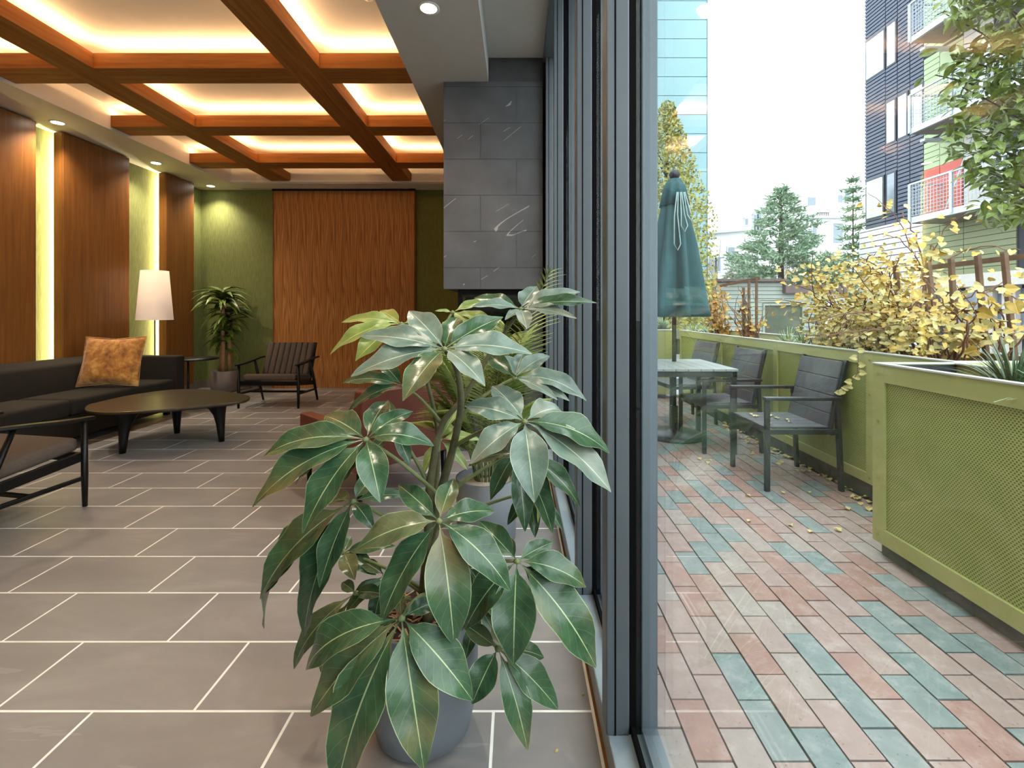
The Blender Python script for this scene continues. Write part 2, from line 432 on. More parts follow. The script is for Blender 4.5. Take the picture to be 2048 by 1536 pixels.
# ================================================================== THE ROOM
XL, XR, YB, YF = -5.03, 0.245, 7.58, -3.5
ZS, ZC = 3.15, 3.40                                   # underside of the dropped soffits, coffer ceiling
floor = struct('floor', 'grey stone tile floor laid in running bond with pale grout', MB().box(XL, XR - 0.008, YF, YB, -0.12, -0.0006), 'grout')
TL, TW, GR = 0.61, 0.3046, 0.009
tile_mesh = {}
rest = MB(); tiles = []
row = 0
for j in range(-17, 21):
    y0 = 1.45 + TW * j; y1 = y0 + TW
    if y0 < YF or y0 > YB - 0.02: continue
    y1 = min(y1, YB)
    off = -0.9854 if j % 2 == 0 else -1.290
    x = off - TL * 8
    while x < XR:
        a, b = max(x, XL), min(x + TL, XR - 0.012)
        x += TL
        if b - a < 0.02: continue
        tiles.append((a + GR / 2, b - GR / 2, y0 + GR / 2, y1 - GR / 2))
def tile_box(sx, sy):
    k = (round(sx, 3), round(sy, 3))
    if k not in tile_mesh: tile_mesh[k] = MB().box(-sx / 2, sx / 2, -sy / 2, sy / 2, -0.01, 0).mesh('tile', 'floor_tile')
    return tile_mesh[k]
for a, b, c, d in tiles:
    X = (a + b) / 2
    if d > 1.15 and (CX + F * b / d) > -20:
        place('tile', tile_box(b - a, d - c), (X, (c + d) / 2, 0), floor)
    else: rest.box(a, b, c, d, -0.01, 0)
tag(rest.build('tiles', 'floor_tile', floor), kind='stuff')

wall_left = struct('wall_left', 'olive green fabric covered wall behind the walnut panels', MB().box(XL - 0.15, XL, YF, YB + 0.15, -0.12, 3.6), 'green_wall')
wall_back = struct('wall_back', 'olive green fabric covered end wall behind the far lounge chair', MB().box(XL, 0.6, YB, YB + 0.15, -0.12, 3.6), 'green_wall')
struct('wall_front', 'plain wall closing the lobby behind the viewer', MB().box(XL, 0.45, YF - 0.15, YF, -0.12, 3.6), 'grey_paint')
# walnut wall panels standing off the left wall with light behind their near edge
PX0, PX1 = -4.965, -4.86
for (y0, y1) in ((1.0, 2.55), (2.85, 4.81), (5.10, 5.97), (6.60, 7.165)):
    p = MB().box(PX0, PX1, y0, y1, 0.13, ZS - 0.012).build('wood_panel', 'wood_panel', wall_left, bevel=0.003)
    MB().box(PX0 + 0.02, PX1 - 0.012, y0 - 0.004, y0 + 0.012, 0.13, ZS - 0.012).build('edge_band', 'wood_panel', p)
    MB().box(PX0 - 0.022, PX0 - 0.006, y0 + 0.072, y0 + 0.090, 0.14, ZS - 0.03).build('led_strip', 'panel_light', wall_left)
    MB().box(XL, PX0, y0 + 0.10, y1 - 0.06, 0.16, ZS - 0.03).build('panel_backing', 'dark_wood', wall_left)
tag(MB().box(XL, XL + 0.018, YF, YB, 0, 0.12).build('baseboard_left', 'pot_warm'), 'grey brown baseboard along the green panelled wall', kind='structure')
# veneered double panel in the back wall
dx0, dxm, dx1 = -3.834, -2.75, -1.618
wd = MB().box(dx0, dxm - 0.003, YB - 0.06, YB, 0.004, ZS).build('wood_panel', 'veneer', wall_back)
wd2 = MB().box(dxm + 0.003, dx1, YB - 0.06, YB, 0.004, ZS).build('wood_panel', 'veneer', wall_back)
MB().box(dx0 - 0.02, dx0, YB - 0.065, YB, 0.004, ZS).build('side_trim', 'wood_panel', wall_back)
MB().box(dx1, dx1 + 0.02, YB - 0.065, YB, 0.004, ZS).build('side_trim', 'wood_panel', wall_back)
MB().box(dx0 - 0.02, dx1 + 0.02, YB - 0.085, YB, ZS - 0.03, ZS).build('head_track', 'dark_wood', wall_back)
tag(MB().box(XL + 0.018, dx0 - 0.03, YB - 0.018, YB, 0, 0.12).build('baseboard_back', 'pot_warm'), 'grey brown baseboard below the green end wall', kind='structure')
tag(MB().box(dx1 + 0.03, -0.62, YB - 0.018, YB, 0, 0.12).build('baseboard_back', 'pot_warm'), 'grey brown baseboard between wood panel and fireplace', kind='structure')

# ceiling, soffits, coffer beams
ceiling = struct('ceiling', 'white ceiling above the wooden coffer beams', MB().box(XL, 0.6, YF, YB, ZC, 3.6), 'white_paint')
MB().box(XL, -4.32, YF, YB, ZS, ZC).build('soffit', 'white_paint', ceiling)
MB().box(-4.32, -0.88, 7.2, YB, ZS, ZC).build('soffit', 'white_paint', ceiling)
MB().box(-0.88, -0.237, YF, YB, ZS, ZC).build('soffit', 'grey_paint', ceiling)
MB().box(-0.237, 0.225, YF, 4.0, 3.35, ZC).build('soffit', 'grey_paint', ceiling)
MB().box(-4.32, -0.88, 7.17, 7.2, ZS + 0.015, ZS + 0.04).build('shadow_trim', 'trim_white', ceiling)
MB().box(-4.32, -1.7, 7.46, 7.54, ZS - 0.006, ZS + 0.002).build('vent_slot', 'grey_paint', ceiling)
ZB0, ZB1 = 3.18, 3.305
BX = [(-3.70, -3.42), (-1.87, -1.59)]
BY = [(0.18 + 1.22 * k, 0.18 + 1.22 * k + 0.26) for k in range(-2, 6)]
for x0, x1 in BX:
    MB().box(x0, x1, YF, 7.2, ZB0, ZB1).build('coffer_beam', 'wood_beam_y', ceiling, bevel=0.003)
spans = [(-4.32, BX[0][0]), (BX[0][1], BX[1][0]), (BX[1][1], -0.88)]
for y0, y1 in BY:
    for x0, x1 in spans:
        MB().box(x0, x1, y0, y1, ZB0, ZB1).build('coffer_beam', 'wood_beam_x', ceiling, bevel=0.003)
# light strips lying on top of the beams, aimed up into each bay
for k, (y0, y1) in enumerate(BY):
    for x0, x1 in spans:
        if k > 1: MB().box(x0 + 0.02, x1 - 0.02, y0 + 0.030, y0 + 0.045, ZB1, ZB1 + 0.008).build('light_strip', 'cove_light', ceiling)
for x0, x1 in BX:
    for k in range(1, len(BY)):
        a = BY[k - 1][1] + 0.02; b = BY[k][0] - 0.02
        MB().box(x1 - 0.045, x1 - 0.030, a, b, ZB1, ZB1 + 0.008).build('light_strip', 'cove_light', ceiling)
# sprinkler head and recessed downlights
for px, Y in ((677, 2.75),):
    s = thing('sprinkler_head', 'small white sprinkler head in the coffer beside the soffit', 'sprinkler', (-1.03, 3.3, ZC))
    MB().lathe([(0.0, -0.012), (0.035, -0.012), (0.04, 0.0)], (-1.03, 3.3, ZC), 16).build('cover_plate', 'trim_white', s, True)
    MB().lathe([(0.0, -0.03), (0.012, -0.028), (0.012, -0.012)], (-1.03, 3.3, ZC), 10).build('nozzle', 'trim_white', s, True)
def downlight(x, y, label, watts):
    d = thing('downlight', label, 'ceiling light', (x, y, ZS), 'recessed downlights in the soffits')
    MB().lathe([(0.052, -0.004), (0.07, -0.004), (0.07, 0.0), (0.052, 0.0), (0.052, -0.004)], (x, y, ZS), 28).build('trim_ring', 'trim_white', d, True)
    MB().lathe([(0.0, -0.0035), (0.052, -0.0035), (0.052, -0.001)], (x, y, ZS), 24).build('lens', 'lamp_lens', d)
    L = bpy.data.lights.new('downlight_lamp', 'SPOT'); L.energy = watts; L.color = (1.0, 0.86, 0.66); L.spot_size = math.radians(125); L.spot_blend = 1.0
    L.shadow_soft_size = 0.04
    o = bpy.data.objects.new('downlight_lamp', L); COL.objects.link(o); o.location = (x, y, ZS - 0.02); attach(o, d)
downlight(-4.70, 3.54, 'recessed downlight in the soffit above the sofa, outside the picture', SPOT)
downlight(-4.70, 4.87, 'small round downlight above the gap before the wide walnut panel', SPOT)
downlight(-4.70, 6.20, 'small round downlight above the floor lamp', SPOT)
downlight(-4.72, 7.34, 'small round downlight in the corner above the corn plant', SPOT)
downlight(-0.56, 3.03, 'larger looking round downlight in the grey soffit in front of fireplace', SPOT)
downlight(-0.56, 0.6, 'recessed downlight in the grey soffit overhead, outside the picture', SPOT)

# ------------------------------------------------------------------ window wall
wr = thing('wall_right', 'floor to ceiling window wall of dark grey aluminium frames', None, (0.28, 1.3, 0), kind='structure')
MB().box(0.245, 0.378, YF, 3.98, -0.12, 0.085).build('sill', 'sill_metal', wr, bevel=0.004)
MB().box(0.237, 0.245, YF, 3.98, -0.06, 0.006).build('floor_strip', 'brass', wr)
MB().box(0.222, 0.42, YF, 3.98, 3.30, 3.6).build('head_frame', 'frame_metal', wr)
GX = 0.325
mull = [(-3.2, -3.14), (-0.65, -0.585), (1.27, 1.335), (1.90, 1.965), (3.06, 3.125), (3.90, 3.985)]
for y0, y1 in mull:
    m = MB().box(0.24, 0.302, y0, y1, 0.085, 3.30).build('mullion', 'frame_metal', wr, bevel=0.004)
    MB().box(0.302, 0.334, y0 + 0.004, y1 - 0.004, 0.085, 3.30).build('gasket', 'gasket', m)
    MB().box(0.334, 0.378, y0, y1, 0.085, 3.30).build('outer_cap', 'frame_cap', m, bevel=0.004)
    MB().box(0.262, 0.266, y0 - 0.0015, y1 + 0.0015, 0.087, 3.298).build('groove', 'gasket', m)
for i in range(len(mull) - 1):
    a, b = mull[i][1], mull[i + 1][0]
    MB().box(GX - 0.005, GX + 0.005, a - 0.002, b + 0.002, 0.09, 3.30).build('pane', 'pane_glass', wr)
    MB().box(0.306, 0.316, a, b, 0.085, 0.11).build('bottom_bead', 'gasket', wr)
    MB().box(0.334, 0.376, a, b, 0.085, 0.105).build('outer_bead', 'frame_cap', wr)
struct('wall_side', 'solid wall behind the fireplace', MB().box(0.28, 0.6, 3.99, YB + 0.15, -0.12, 3.6), 'grey_paint')

# ------------------------------------------------------------------ fireplace
fx0, fx1, fy0, fy1 = -0.614, 0.222, 4.0, 5.3
fp = thing('fireplace', 'tall dark slate tiled fireplace with a raised black firebox', 'fireplace', (-0.2, 4.0, 0))
MB().box(fx0 + 0.01, fx1, fy0 + 0.012, fy1, 1.407, 3.40).build('chimney_breast', 'slate_joint', fp)
lines = [1.405] + [1.586 + 0.3045 * k for k in range(0, 7)]
lines = [z for z in lines if z < 3.35] + [3.36]
for k in range(len(lines) - 1):
    z0, z1 = lines[k], lines[k + 1]; j = -0.303 if k % 2 == 0 else 0.0
    for a, b in ((fx0, j), (j, fx1)):
        hi = z1 - 0.003
        if a < -0.237 and z1 > ZS: hi = min(hi, ZS - 0.002)
        if hi - z0 < 0.02: continue
        MB().box(a + 0.0012, b - 0.0012, fy0, fy0 + 0.014, z0, hi + 0.0005).build('tile', 'slate_tile', fp)
for k in range(6):                                     # side facing the room
    z0 = 1.586 + 0.3045 * k
    for q in range(2):
        MB().box(fx0 - 0.002, fx0 + 0.012, fy0 + 0.016 + 0.61 * q, fy0 + 0.62 + 0.61 * q, z0, min(z0 + 0.302, ZS - 0.003)).build('tile', 'slate_tile', fp)
MB().box(-0.51, fx1, fy0 + 0.14, fy1, 0.0, 0.38).build('hearth', 'slate_tile', fp)
MB().box(0.065, fx1, fy0 + 0.012, fy1, 0.0, 1.405).build('pier', 'slate_joint', fp)
for k in range(5):
    z0 = 0.063 + 0.3045 * k
    MB().box(0.066, fx1, fy0, fy0 + 0.013, z0, min(z0 + 0.3015, 1.403)).build('tile', 'slate_tile', fp)
fb = MB().box(-0.51, 0.065, fy0 + 0.75, fy0 + 0.8, 0.38, 1.405).build('firebox_back', 'firebox', fp)
MB().box(-0.51, 0.065, fy0 + 0.14, fy0 + 0.8, 1.36, 1.405).build('firebox_hood', 'black_metal', fp)
for x in (-0.51, 0.03):
    MB().box(x, x + 0.035, fy0 + 0.14, fy0 + 0.19, 0.38, 1.36).build('frame_post', 'black_metal', fp)
MB().box(-0.51, 0.065, fy0 + 0.14, fy0 + 0.17, 0.38, 0.42).build('frame_rail', 'black_metal', fp)
MB().box(-0.47, 0.03, fy0 + 0.16, fy0 + 0.166, 0.42, 1.36).build('glass_screen', 'pane_glass', fp)

# ================================================================== FURNITURE
def lounge_chair():
    """low lounge chair with a dark frame, facing -Y, its feet round the origin"""
    c = thing('lounge_chair', None, 'chair')
    for s in (-1, 1):
        MB().tube([(s * .375, -.28, 0), (s * .375, -.278, .2), (s * .375, -.275, .535)], [.014, .019, .017], 10).build('leg', 'dark_wood', c, True)
        MB().tube([(s * .372, .30, 0), (s * .372, .20, .26), (s * .368, .08, .565)], [.013, .019, .014], 10).build('leg', 'dark_wood', c, True)
        a = MB(); n = 9; vs = []; fs = []
        for i in range(n):
            q = i / (n - 1); y = -.33 + .66 * q; z = .535 + .04 * math.sin(q * 2.2) * q + .015 * q; w = .018 + .022 * math.sin(math.pi * min(1, q * 1.15 + .05)) ** .7
            for (dx, dz) in ((-w, 0), (w, 0), (w * .8, .02), (-w * .8, .02)): vs.append((s * .375 + dx, y, z + dz))
        for i in range(n - 1):
            for k in range(4): fs.append((i * 4 + k, i * 4 + (k + 1) % 4, i * 4 + 4 + (k + 1) % 4, i * 4 + 4 + k))
        fs += [(3, 2, 1, 0), tuple((n - 1) * 4 + k for k in range(4))]
        a.add(vs, fs).build('armrest', 'dark_wood', c, False, .006)
        MB().bar((s * .375, -.275, .18), (s * .372, .235, .16), .02, .026).build('stretcher', 'dark_wood', c, bevel=.005)
        MB().bar((s * .36, -.28, .315), (s * .36, .2, .255), .022, .06).build('side_rail', 'dark_wood', c, bevel=.004)
    MB().bar((-.37, -.27, .31), (.37, -.27, .31), .022, .055).build('front_rail', 'dark_wood', c, bevel=.004)
    MB().bar((-.37, .0, .165), (.37, .0, .165), .02, .026).build('stretcher', 'dark_wood', c, bevel=.005)
    MB().obox((0, -.035, .355), (.33, 0, 0), (0, .25, -.035), (0, .005, .042)).build('seat_cushion', 'chair_fabric', c, True, .03, 3)
    # channelled back
    n = 8; up = Vector((0, .20, .42)); bot = Vector((0, .165, .36)); nr = Vector((0, -.42, .20)).normalized()
    for k in range(n):
        x0 = -.31 + .62 * k / n; x1 = x0 + .62 / n - .006; xm = (x0 + x1) / 2
        MB().obox(bot + up * .5 + Vector((xm, 0, 0)), ((x1 - x0) / 2, 0, 0), up * .5, nr * .03).build('back_channel', 'chair_fabric' if True else '', c, True, .018, 3)
    MB().obox(bot + up * .5 - nr * .022, (.312, 0, 0), up * .49, nr * .014).build('back_panel', 'chair_fabric_dark', c, True, .008)
    for s in (-1, 1):
        MB().tube([bot + Vector((s * .32, .02, -.08)), bot + up * 1.0 + Vector((s * .325, .012, 0))], [.016, .012], 8).build('back_post', 'dark_wood', c, True)
    MB().bar(bot + up * .97 + Vector((-.33, .03, 0)), bot + up * .97 + Vector((.33, .03, 0)), .018, .03).build('top_rail', 'dark_wood', c, bevel=.005)
    return c
lc = lounge_chair(); remember(lc)
lc2 = copy_tree(lc)
lc.location = (-3.11, 6.24, 0); tag(lc, 'dark framed lounge chair with channelled back standing before the wood panel', 'chair', 'pair of dark framed lounge chairs')
lc2.location = (-3.12, 2.77, 0); lc2.rotation_euler = (0, 0, math.radians(169))
tag(lc2, 'dark framed lounge chair cut by the picture edge, turned towards the coffee table', 'chair', 'pair of dark framed lounge chairs')

# sofa along the left wall
sf = thing('sofa', 'long dark brown sofa along the panelled wall', 'sofa', (-4.4, 4.5, 0))
MB().box(-4.80, -4.02, 3.0, 5.74, .07, .27).build('base', 'sofa_fabric', sf, bevel=.01)
for k, (a, b) in enumerate(((3.0, 4.28), (4.285, 5.58))):
    MB().box(-4.52, -4.0, a + .002, b - .002, .27, .425).build('seat_cushion', 'sofa_fabric', sf, True, .035, 3)
MB().obox((-4.655, 4.37, .49), (.085, 0, -.03), (0, 1.37, 0), (-.035, 0, .215)).build('backrest', 'sofa_fabric', sf, True, .03, 3)
MB().box(-4.80, -4.0, 5.585, 5.74, .26, .69).build('arm', 'sofa_fabric', sf, True, .02, 3)
for x in (-4.12, -4.72):
    for y in (3.15, 4.4, 5.6): MB().box(x - .025, x + .025, y - .025, y + .025, 0, .075).build('leg', 'dark_wood', sf)

# velvet cushion
pc = Vector((-4.27, 5.02, .69)); pf = Vector((.10, -.95, .25)).normalized(); ps = Vector((.995, .105, 0)).normalized(); pu = ps.cross(pf) * -1
if pu.z < 0: pu = -pu
m = MB(); N = 14; vs = []; fs = []
for side in (1, -1):
    for i in range(N + 1):
        for j in range(N + 1):
            u, v = i / N * 2 - 1, j / N * 2 - 1
            sq = 1 - .10 * (1 - v * v) * abs(u) ** 3
            sv = 1 - .12 * (1 - u * u) * abs(v) ** 3
            th = .085 * ((1 - u ** 4) * (1 - v ** 4)) ** .55
            th += .006 * math.sin(7 * u + 3 * v) * (1 - u * u) * (1 - v * v)
            vs.append(pc + ps * (u * sq * .30) + pu * (v * sv * .265) + pf * (side * th))
M1 = (N + 1) ** 2
for sd in range(2):
    for i in range(N):
        for j in range(N):
            q = (sd * M1 + i * (N + 1) + j, sd * M1 + (i + 1) * (N + 1) + j, sd * M1 + (i + 1) * (N + 1) + j + 1, sd * M1 + i * (N + 1) + j + 1)
            fs.append(q if sd == 0 else tuple(reversed(q)))
cu = thing('cushion', 'crushed velvet amber cushion in the corner of the brown sofa', 'cushion', tuple(pc - Vector((0, 0, .24))))
m.add(vs, fs).build('cover', 'velvet', cu, True)
rim = [pc + ps * (a * .30) + pu * (b * .265) for a, b in ((-1, -1), (-.93, 0), (-1, 1), (0, .89), (1, 1), (.93, 0), (1, -1), (0, -.89), (-1, -1))]
MB().tube(rim, .005, 6).build('piping', 'velvet', cu, True)

# coffee table: rounded triangular top on three flared legs
ZT = .395
ol = [(167, 818), (174, 809), (187, 806), (233, 795), (283, 786), (333, 779.5), (383, 777), (433, 780), (473, 785), (496, 790), (502, 794), (493, 801), (467, 805), (400, 811.5), (333, 818), (267, 823), (217, 825), (180, 823)]
top = []
for px, py in ol:
    Y = F * (EYE - ZT) / (py - CY); top.append((wx(px, Y), Y))
def smooth_loop(p, it=2):
    for _ in range(it):
        q = []
        for i in range(len(p)):
            a, b = p[i], p[(i + 1) % len(p)]
            q += [(a[0] * .75 + b[0] * .25, a[1] * .75 + b[1] * .25), (a[0] * .25 + b[0] * .75, a[1] * .25 + b[1] * .75)]
        p = q
    return p
top = smooth_loop(top)
area = sum(top[i][0] * top[(i + 1) % len(top)][1] - top[(i + 1) % len(top)][0] * top[i][1] for i in range(len(top)))
if area < 0: top = top[::-1]
cxm = sum(p[0] for p in top) / len(top); cym = sum(p[1] for p in top) / len(top)
ct = thing('coffee_table', 'dark rounded triangular coffee table on three flared legs', 'table', (cxm, cym, 0))
MB().prism(top, ZT - .022, ZT).build('table_top', 'table_wood', ct, bevel=.006)
MB().prism([(cxm + (x - cxm) * .86, cym + (y - cym) * .86) for x, y in top], ZT - .04, ZT - .021).build('sub_top', 'dark_wood', ct)
for lx, ly in ((-3.377, 4.075), (-2.76, 4.45), (-3.395, 4.755)):
    v = Vector((cxm - lx, cym - ly, 0)).normalized()
    prof = [(0, .024), (.08, .03), (.18, .038), (.26, .05), (.32, .072), (.355, .105), (.374, .15)]
    m = MB(); n = 18; vs = []; fs = []
    for z, r in prof:
        o_ = v * (r - .024) * .75
        vs += [(lx + o_.x + r * math.cos(2 * math.pi * k / n), ly + o_.y + r * math.sin(2 * math.pi * k / n), z * .97) for k in range(n)]
    for i in range(len(prof) - 1):
        for k in range(n): fs.append((i * n + k, i * n + (k + 1) % n, (i + 1) * n + (k + 1) % n, (i + 1) * n + k))
    fs += [tuple(reversed(range(n))), tuple((len(prof) - 1) * n + k for k in range(n))]
    m.add(vs, fs).build('leg', 'dark_wood', ct, True)

# floor lamp behind the sofa end
lx, ly = -4.64, 6.1
fl = thing('floor_lamp', 'floor lamp with a tall tapered cream shade behind the sofa', 'lamp', (lx, ly, 0))
MB().lathe([(.0, 0), (.14, 0), (.14, .014), (.02, .022), (.0, .022)], (lx, ly, 0), 32).build('base', 'black_metal', fl, True)
MB().tube([(lx, ly, .02), (lx, ly, 1.25)], .008, 10).build('pole', 'black_metal', fl, True)
MB().lathe([(.198, 1.105), (.149, 1.735), (.145, 1.735), (.194, 1.105), (.198, 1.105)], (lx, ly, 0), 48).build('lamp_shade', 'lamp_fabric', fl, True)
MB().tube([(lx, ly, 1.22), (lx, ly, 1.32)], .018, 10).build('socket', 'black_metal', fl, True)
MB().lathe([(0, 1.32), (.03, 1.34), (.035, 1.38), (.02, 1.42), (0, 1.43)], (lx, ly, 0), 16).build('bulb', 'lamp_fabric', fl, True)
for k in range(3):
    a = k * 2.094; MB().tube([(lx, ly, 1.33), (lx + .158 * math.cos(a), ly + .158 * math.sin(a), 1.55)], .003, 6).build('spider', 'black_metal', fl)

# side table at the sofa end
stx, sty = -4.06, 6.02
st = thing('side_table', 'thin topped black side table at the end of the brown sofa', 'table', (stx, sty, 0))
MB().lathe([(0, .605), (.25, .605), (.255, .612), (.25, .625), (0, .625)], (stx, sty, 0), 40).build('table_top', 'black_metal', st, True)
MB().tube([(stx - .1, sty, .02), (stx - .1, sty, .605)], .014, 12).build('stem', 'black_metal', st, True)
MB().lathe([(0, 0), (.17, 0), (.17, .012), (0, .02)], (stx - .06, sty, 0), 32).build('base', 'black_metal', st, True)

# leather armchair behind the umbrella plant, turned three quarters away
F1 = Vector((-1.50, 3.31, 0)); R1 = Vector((-.965, 2.82, 0)); bd = (R1 - F1).normalized(); sd = Vector((-bd.y, bd.x, 0)); W = .74; D = (R1 - F1).length + .04
la = thing('leather_armchair', 'red brown leather armchair behind the umbrella plant', 'chair', tuple((F1 + R1) / 2 + sd * W / 2))
def lb(u, v, z): return F1 + bd * u + sd * v + Vector((0, 0, z))
for v in (.04, W - .04):
    MB().obox(lb(D / 2 - .02, v, .385), bd * (D / 2), sd * .042, (0, 0, .125)).build('arm', 'leather', la, True, .012, 3)
MB().obox(lb(D - .03, W / 2, .50), bd * .055 + Vector((0, 0, -.0)), sd * (W / 2 - .0), Vector((0, 0, .25)) + bd * .05).build('backrest', 'leather', la, True, .014, 3)
MB().obox(lb(D / 2 - .06, W / 2, .32), bd * (D / 2 - .05), sd * (W / 2 - .085), (0, 0, .06)).build('seat', 'leather', la, True, .012, 3)
MB().obox(lb(D / 2 - .06, W / 2, .415), bd * (D / 2 - .06), sd * (W / 2 - .09), (0, 0, .05)).build('seat_cushion', 'leather', la, True, .03, 3)
for u in (.02, D - .06):
    for v in (.05, W - .05):
        MB().tube([lb(u, v, 0), lb(u, v, .265)], [.014, .022], 10).build('leg', 'dark_wood', la, True)

# ================================================================== PLANTS INDOORS
# ---- corn plant in the corner
px_, py_ = -4.43, 7.22
cp = thing('corn_plant', 'tall corn plant in a grey pot in the green corner', 'plant', (px_, py_, 0))
MB().lathe([(0, 0), (.165, 0), (.182, .02), (.185, .32), (.172, .32), (.168, .27), (0, .27)], (px_, py_, 0), 40).build('pot', 'pot_warm', cp, True)
MB().lathe([(0, .285), (.168, .275)], (px_, py_, 0), 30).build('soil', 'soil', cp)
canes = [((px_ - .05, py_), .95, .028), ((px_ + .05, py_ + .03), 1.25, .03), ((px_ + .0, py_ - .05), 1.45, .028)]
for (a, b), h, r in canes:
    MB().tube([(a, b, .26), (a + .005, b, .6), (px_ + (a - px_) * .8, b, h)], r, 10).build('cane', 'cane', cp, True)
rr = random.Random(3)
def strap_leaf(parent, name, mat, base, az, L, w, rise, droop, rnd):
    d = Vector((math.cos(az), math.sin(az), 0))
    tip = Vector(base) + d * L * .8 + Vector((0, 0, rise - droop))
    return MB().leaf(base, tip, w, arch=.32, nrm=(d.x * .3, d.y * .3 - .15, 1), segs=9, fold=.2, wave=.08, shape='strap', rnd=rnd).build(name, mat, parent, True)
for (cx_, cy_, cz, n, sp) in ((px_ - .03, py_, .80, 16, .32), (px_ + .03, py_ - .02, 1.0, 22, .38), (px_ + .04, py_ + .03, 1.2, 30, .46), (px_, py_ - .05, 1.48, 40, .50)):
    for k in range(n):
        az = k * 2.4 + rr.uniform(-.3, .3); L = sp * rr.uniform(.85, 1.25)
        if math.cos(az) < -.3: L *= .85
        L *= .72 if math.sin(az) > .4 else 1.0
        strap_leaf(cp, 'leaf', 'corn_leaf', (cx_ + .02 * math.cos(az), cy_ + .02 * math.sin(az), cz + rr.uniform(-.18, .06)), az, L, rr.uniform(.08, .115), rr.uniform(.05, .22), rr.uniform(.10, .30), rr)

# ---- areca palm in a grey pot, between fireplace and umbrella plant
ax, ay = -.16, 2.55
ap = thing('areca_palm', 'feathery palm with thin yellow green leaves in a grey pot before fireplace', 'plant', (ax, ay, 0))
MB().lathe([(0, 0), (.145, 0), (.155, .015), (.165, .335), (.15, .335), (.148, .30), (0, .30)], (ax, ay, 0), 36).build('pot', 'pot_grey', ap, True)
MB().lathe([(0, .325), (.148, .31)], (ax, ay, 0), 24).build('soil', 'ash', ap)
rr = random.Random(11)
for k in range(36):
    az = k * 2.399 + .4; d = Vector((math.cos(az), math.sin(az) * .8, 0)); H = rr.uniform(.30, .82); S = rr.uniform(.12, .34)
    if d.x < 0: S *= 1.25
    p0 = Vector((ax, ay, .31)) + d * .06; p2 = Vector((ax, ay, .33)) + d * S + Vector((0, 0, H)); p1 = p0 + Vector((0, 0, H * .8)) + d * S * .2
    if k == 3: p2 = wp(1100, 545, 2.3); p1 = wp(1010, 720, 2.45); d = Vector((1, -.1, .2))
    pts = [p0 * (1 - t) ** 2 + p1 * 2 * t * (1 - t) + p2 * t * t for t in [i / 9 for i in range(10)]]
    fr = MB().tube(pts, [.005 - .0004 * i for i in range(10)], 5).build('frond', 'petiole', ap, True)
    bl = MB()
    for i in range(26):
        t = .38 + .62 * i / 25; p = p0 * (1 - t) ** 2 + p1 * 2 * t * (1 - t) + p2 * t * t
        tg = ((p1 - p0) * (1 - t) + (p2 - p1) * t).normalized()
        for s in (-1, 1):
            sdv = tg.cross(Vector((0, 0, 1)))
            if sdv.length < .05: sdv = Vector((1, 0, 0))
            sdv.normalize(); L = .20 * math.sin(math.pi * (.25 + .62 * (t - .38) / .62)) * rr.uniform(.85, 1.15)
            tip = p + (sdv * s * .8 + tg * .6 + Vector((0, 0, -.25))).normalized() * L * 1.15
            bl.leaf(p, tip, .013, .12, (0, -.3, 1), 3, 0, 0, 0, 'strap')
    bl.build('leaflets', 'palm_leaf', fr, True)

# ---- umbrella plant in the foreground
ux, uy = -.272, 1.40
up_ = thing('umbrella_plant', 'large glossy umbrella plant with drooping leaf fans in a grey round pot', 'plant', (ux, uy, 0))
MB().lathe([(0, 0), (.118, 0), (.136, .018), (.150, .08), (.158, .20), (.160, .345), (.148, .345), (.146, .31), (0, .31)], (ux, uy, 0), 56).build('pot', 'pot_grey', up_, True)
sm = MB(); rr = random.Random(5)
sm.lathe([(0, .328), (.06, .334), (.11, .326), (.147, .318)], (ux, uy, 0), 30, lambda a, i: 1 + .02 * math.sin(5 * a))
sm.build('soil', 'soil', up_, True)
mulch = MB()
for k in range(150):
    a = rr.uniform(0, 6.28); r_ = .14 * math.sqrt(rr.random()); q = Vector((ux + r_ * math.cos(a), uy + r_ * math.sin(a), .333))
    dv = Vector((rr.uniform(-1, 1), rr.uniform(-1, 1), rr.uniform(-.3, .5))).normalized() * rr.uniform(.008, .022)
    mulch.bar(q - dv, q + dv, .004, .002)
tag(mulch.build('bark_mulch', 'cane', up_), kind='stuff')
def stem(pts, r0, r1, name='stem', n=10, mat='bark'):
    P = [wp(*p) for p in pts]; k = len(P)
    # resample smoothly
    out = []
    for i in range(k - 1):
        a, b = P[i], P[i + 1]; pa = P[max(i - 1, 0)]; nb = P[min(i + 2, k - 1)]
        for s in range(5):
            t = s / 5
            out.append(.5 * ((2 * a) + (b - pa) * t + (2 * pa - 5 * a + 4 * b - nb) * t * t + (3 * a - pa - 3 * b + nb) * t ** 3))
    out.append(P[-1]); m = len(out)
    MB().tube(out, [r0 + (r1 - r0) * i / (m - 1) for i in range(m)], n).build(name, mat, up_, True)
stem([(846, 1235, 1.40), (853, 1130, 1.40), (868, 1040, 1.40), (888, 960, 1.40), (905, 900, 1.38), (922, 810, 1.36), (914, 740, 1.32), (893, 702, 1.27)], .017, .007)
stem([(856, 1238, 1.36), (858, 1120, 1.36), (857, 1010, 1.36), (866, 930, 1.40), (884, 850, 1.45), (930, 790, 1.48), (985, 700, 1.5), (1040, 622, 1.5)], .016, .005)
stem([(842, 1225, 1.43), (850, 1150, 1.44), (866, 1090, 1.46), (868, 1020, 1.5), (876, 880, 1.52), (850, 750, 1.5), (806, 655, 1.5)], .012, .005)
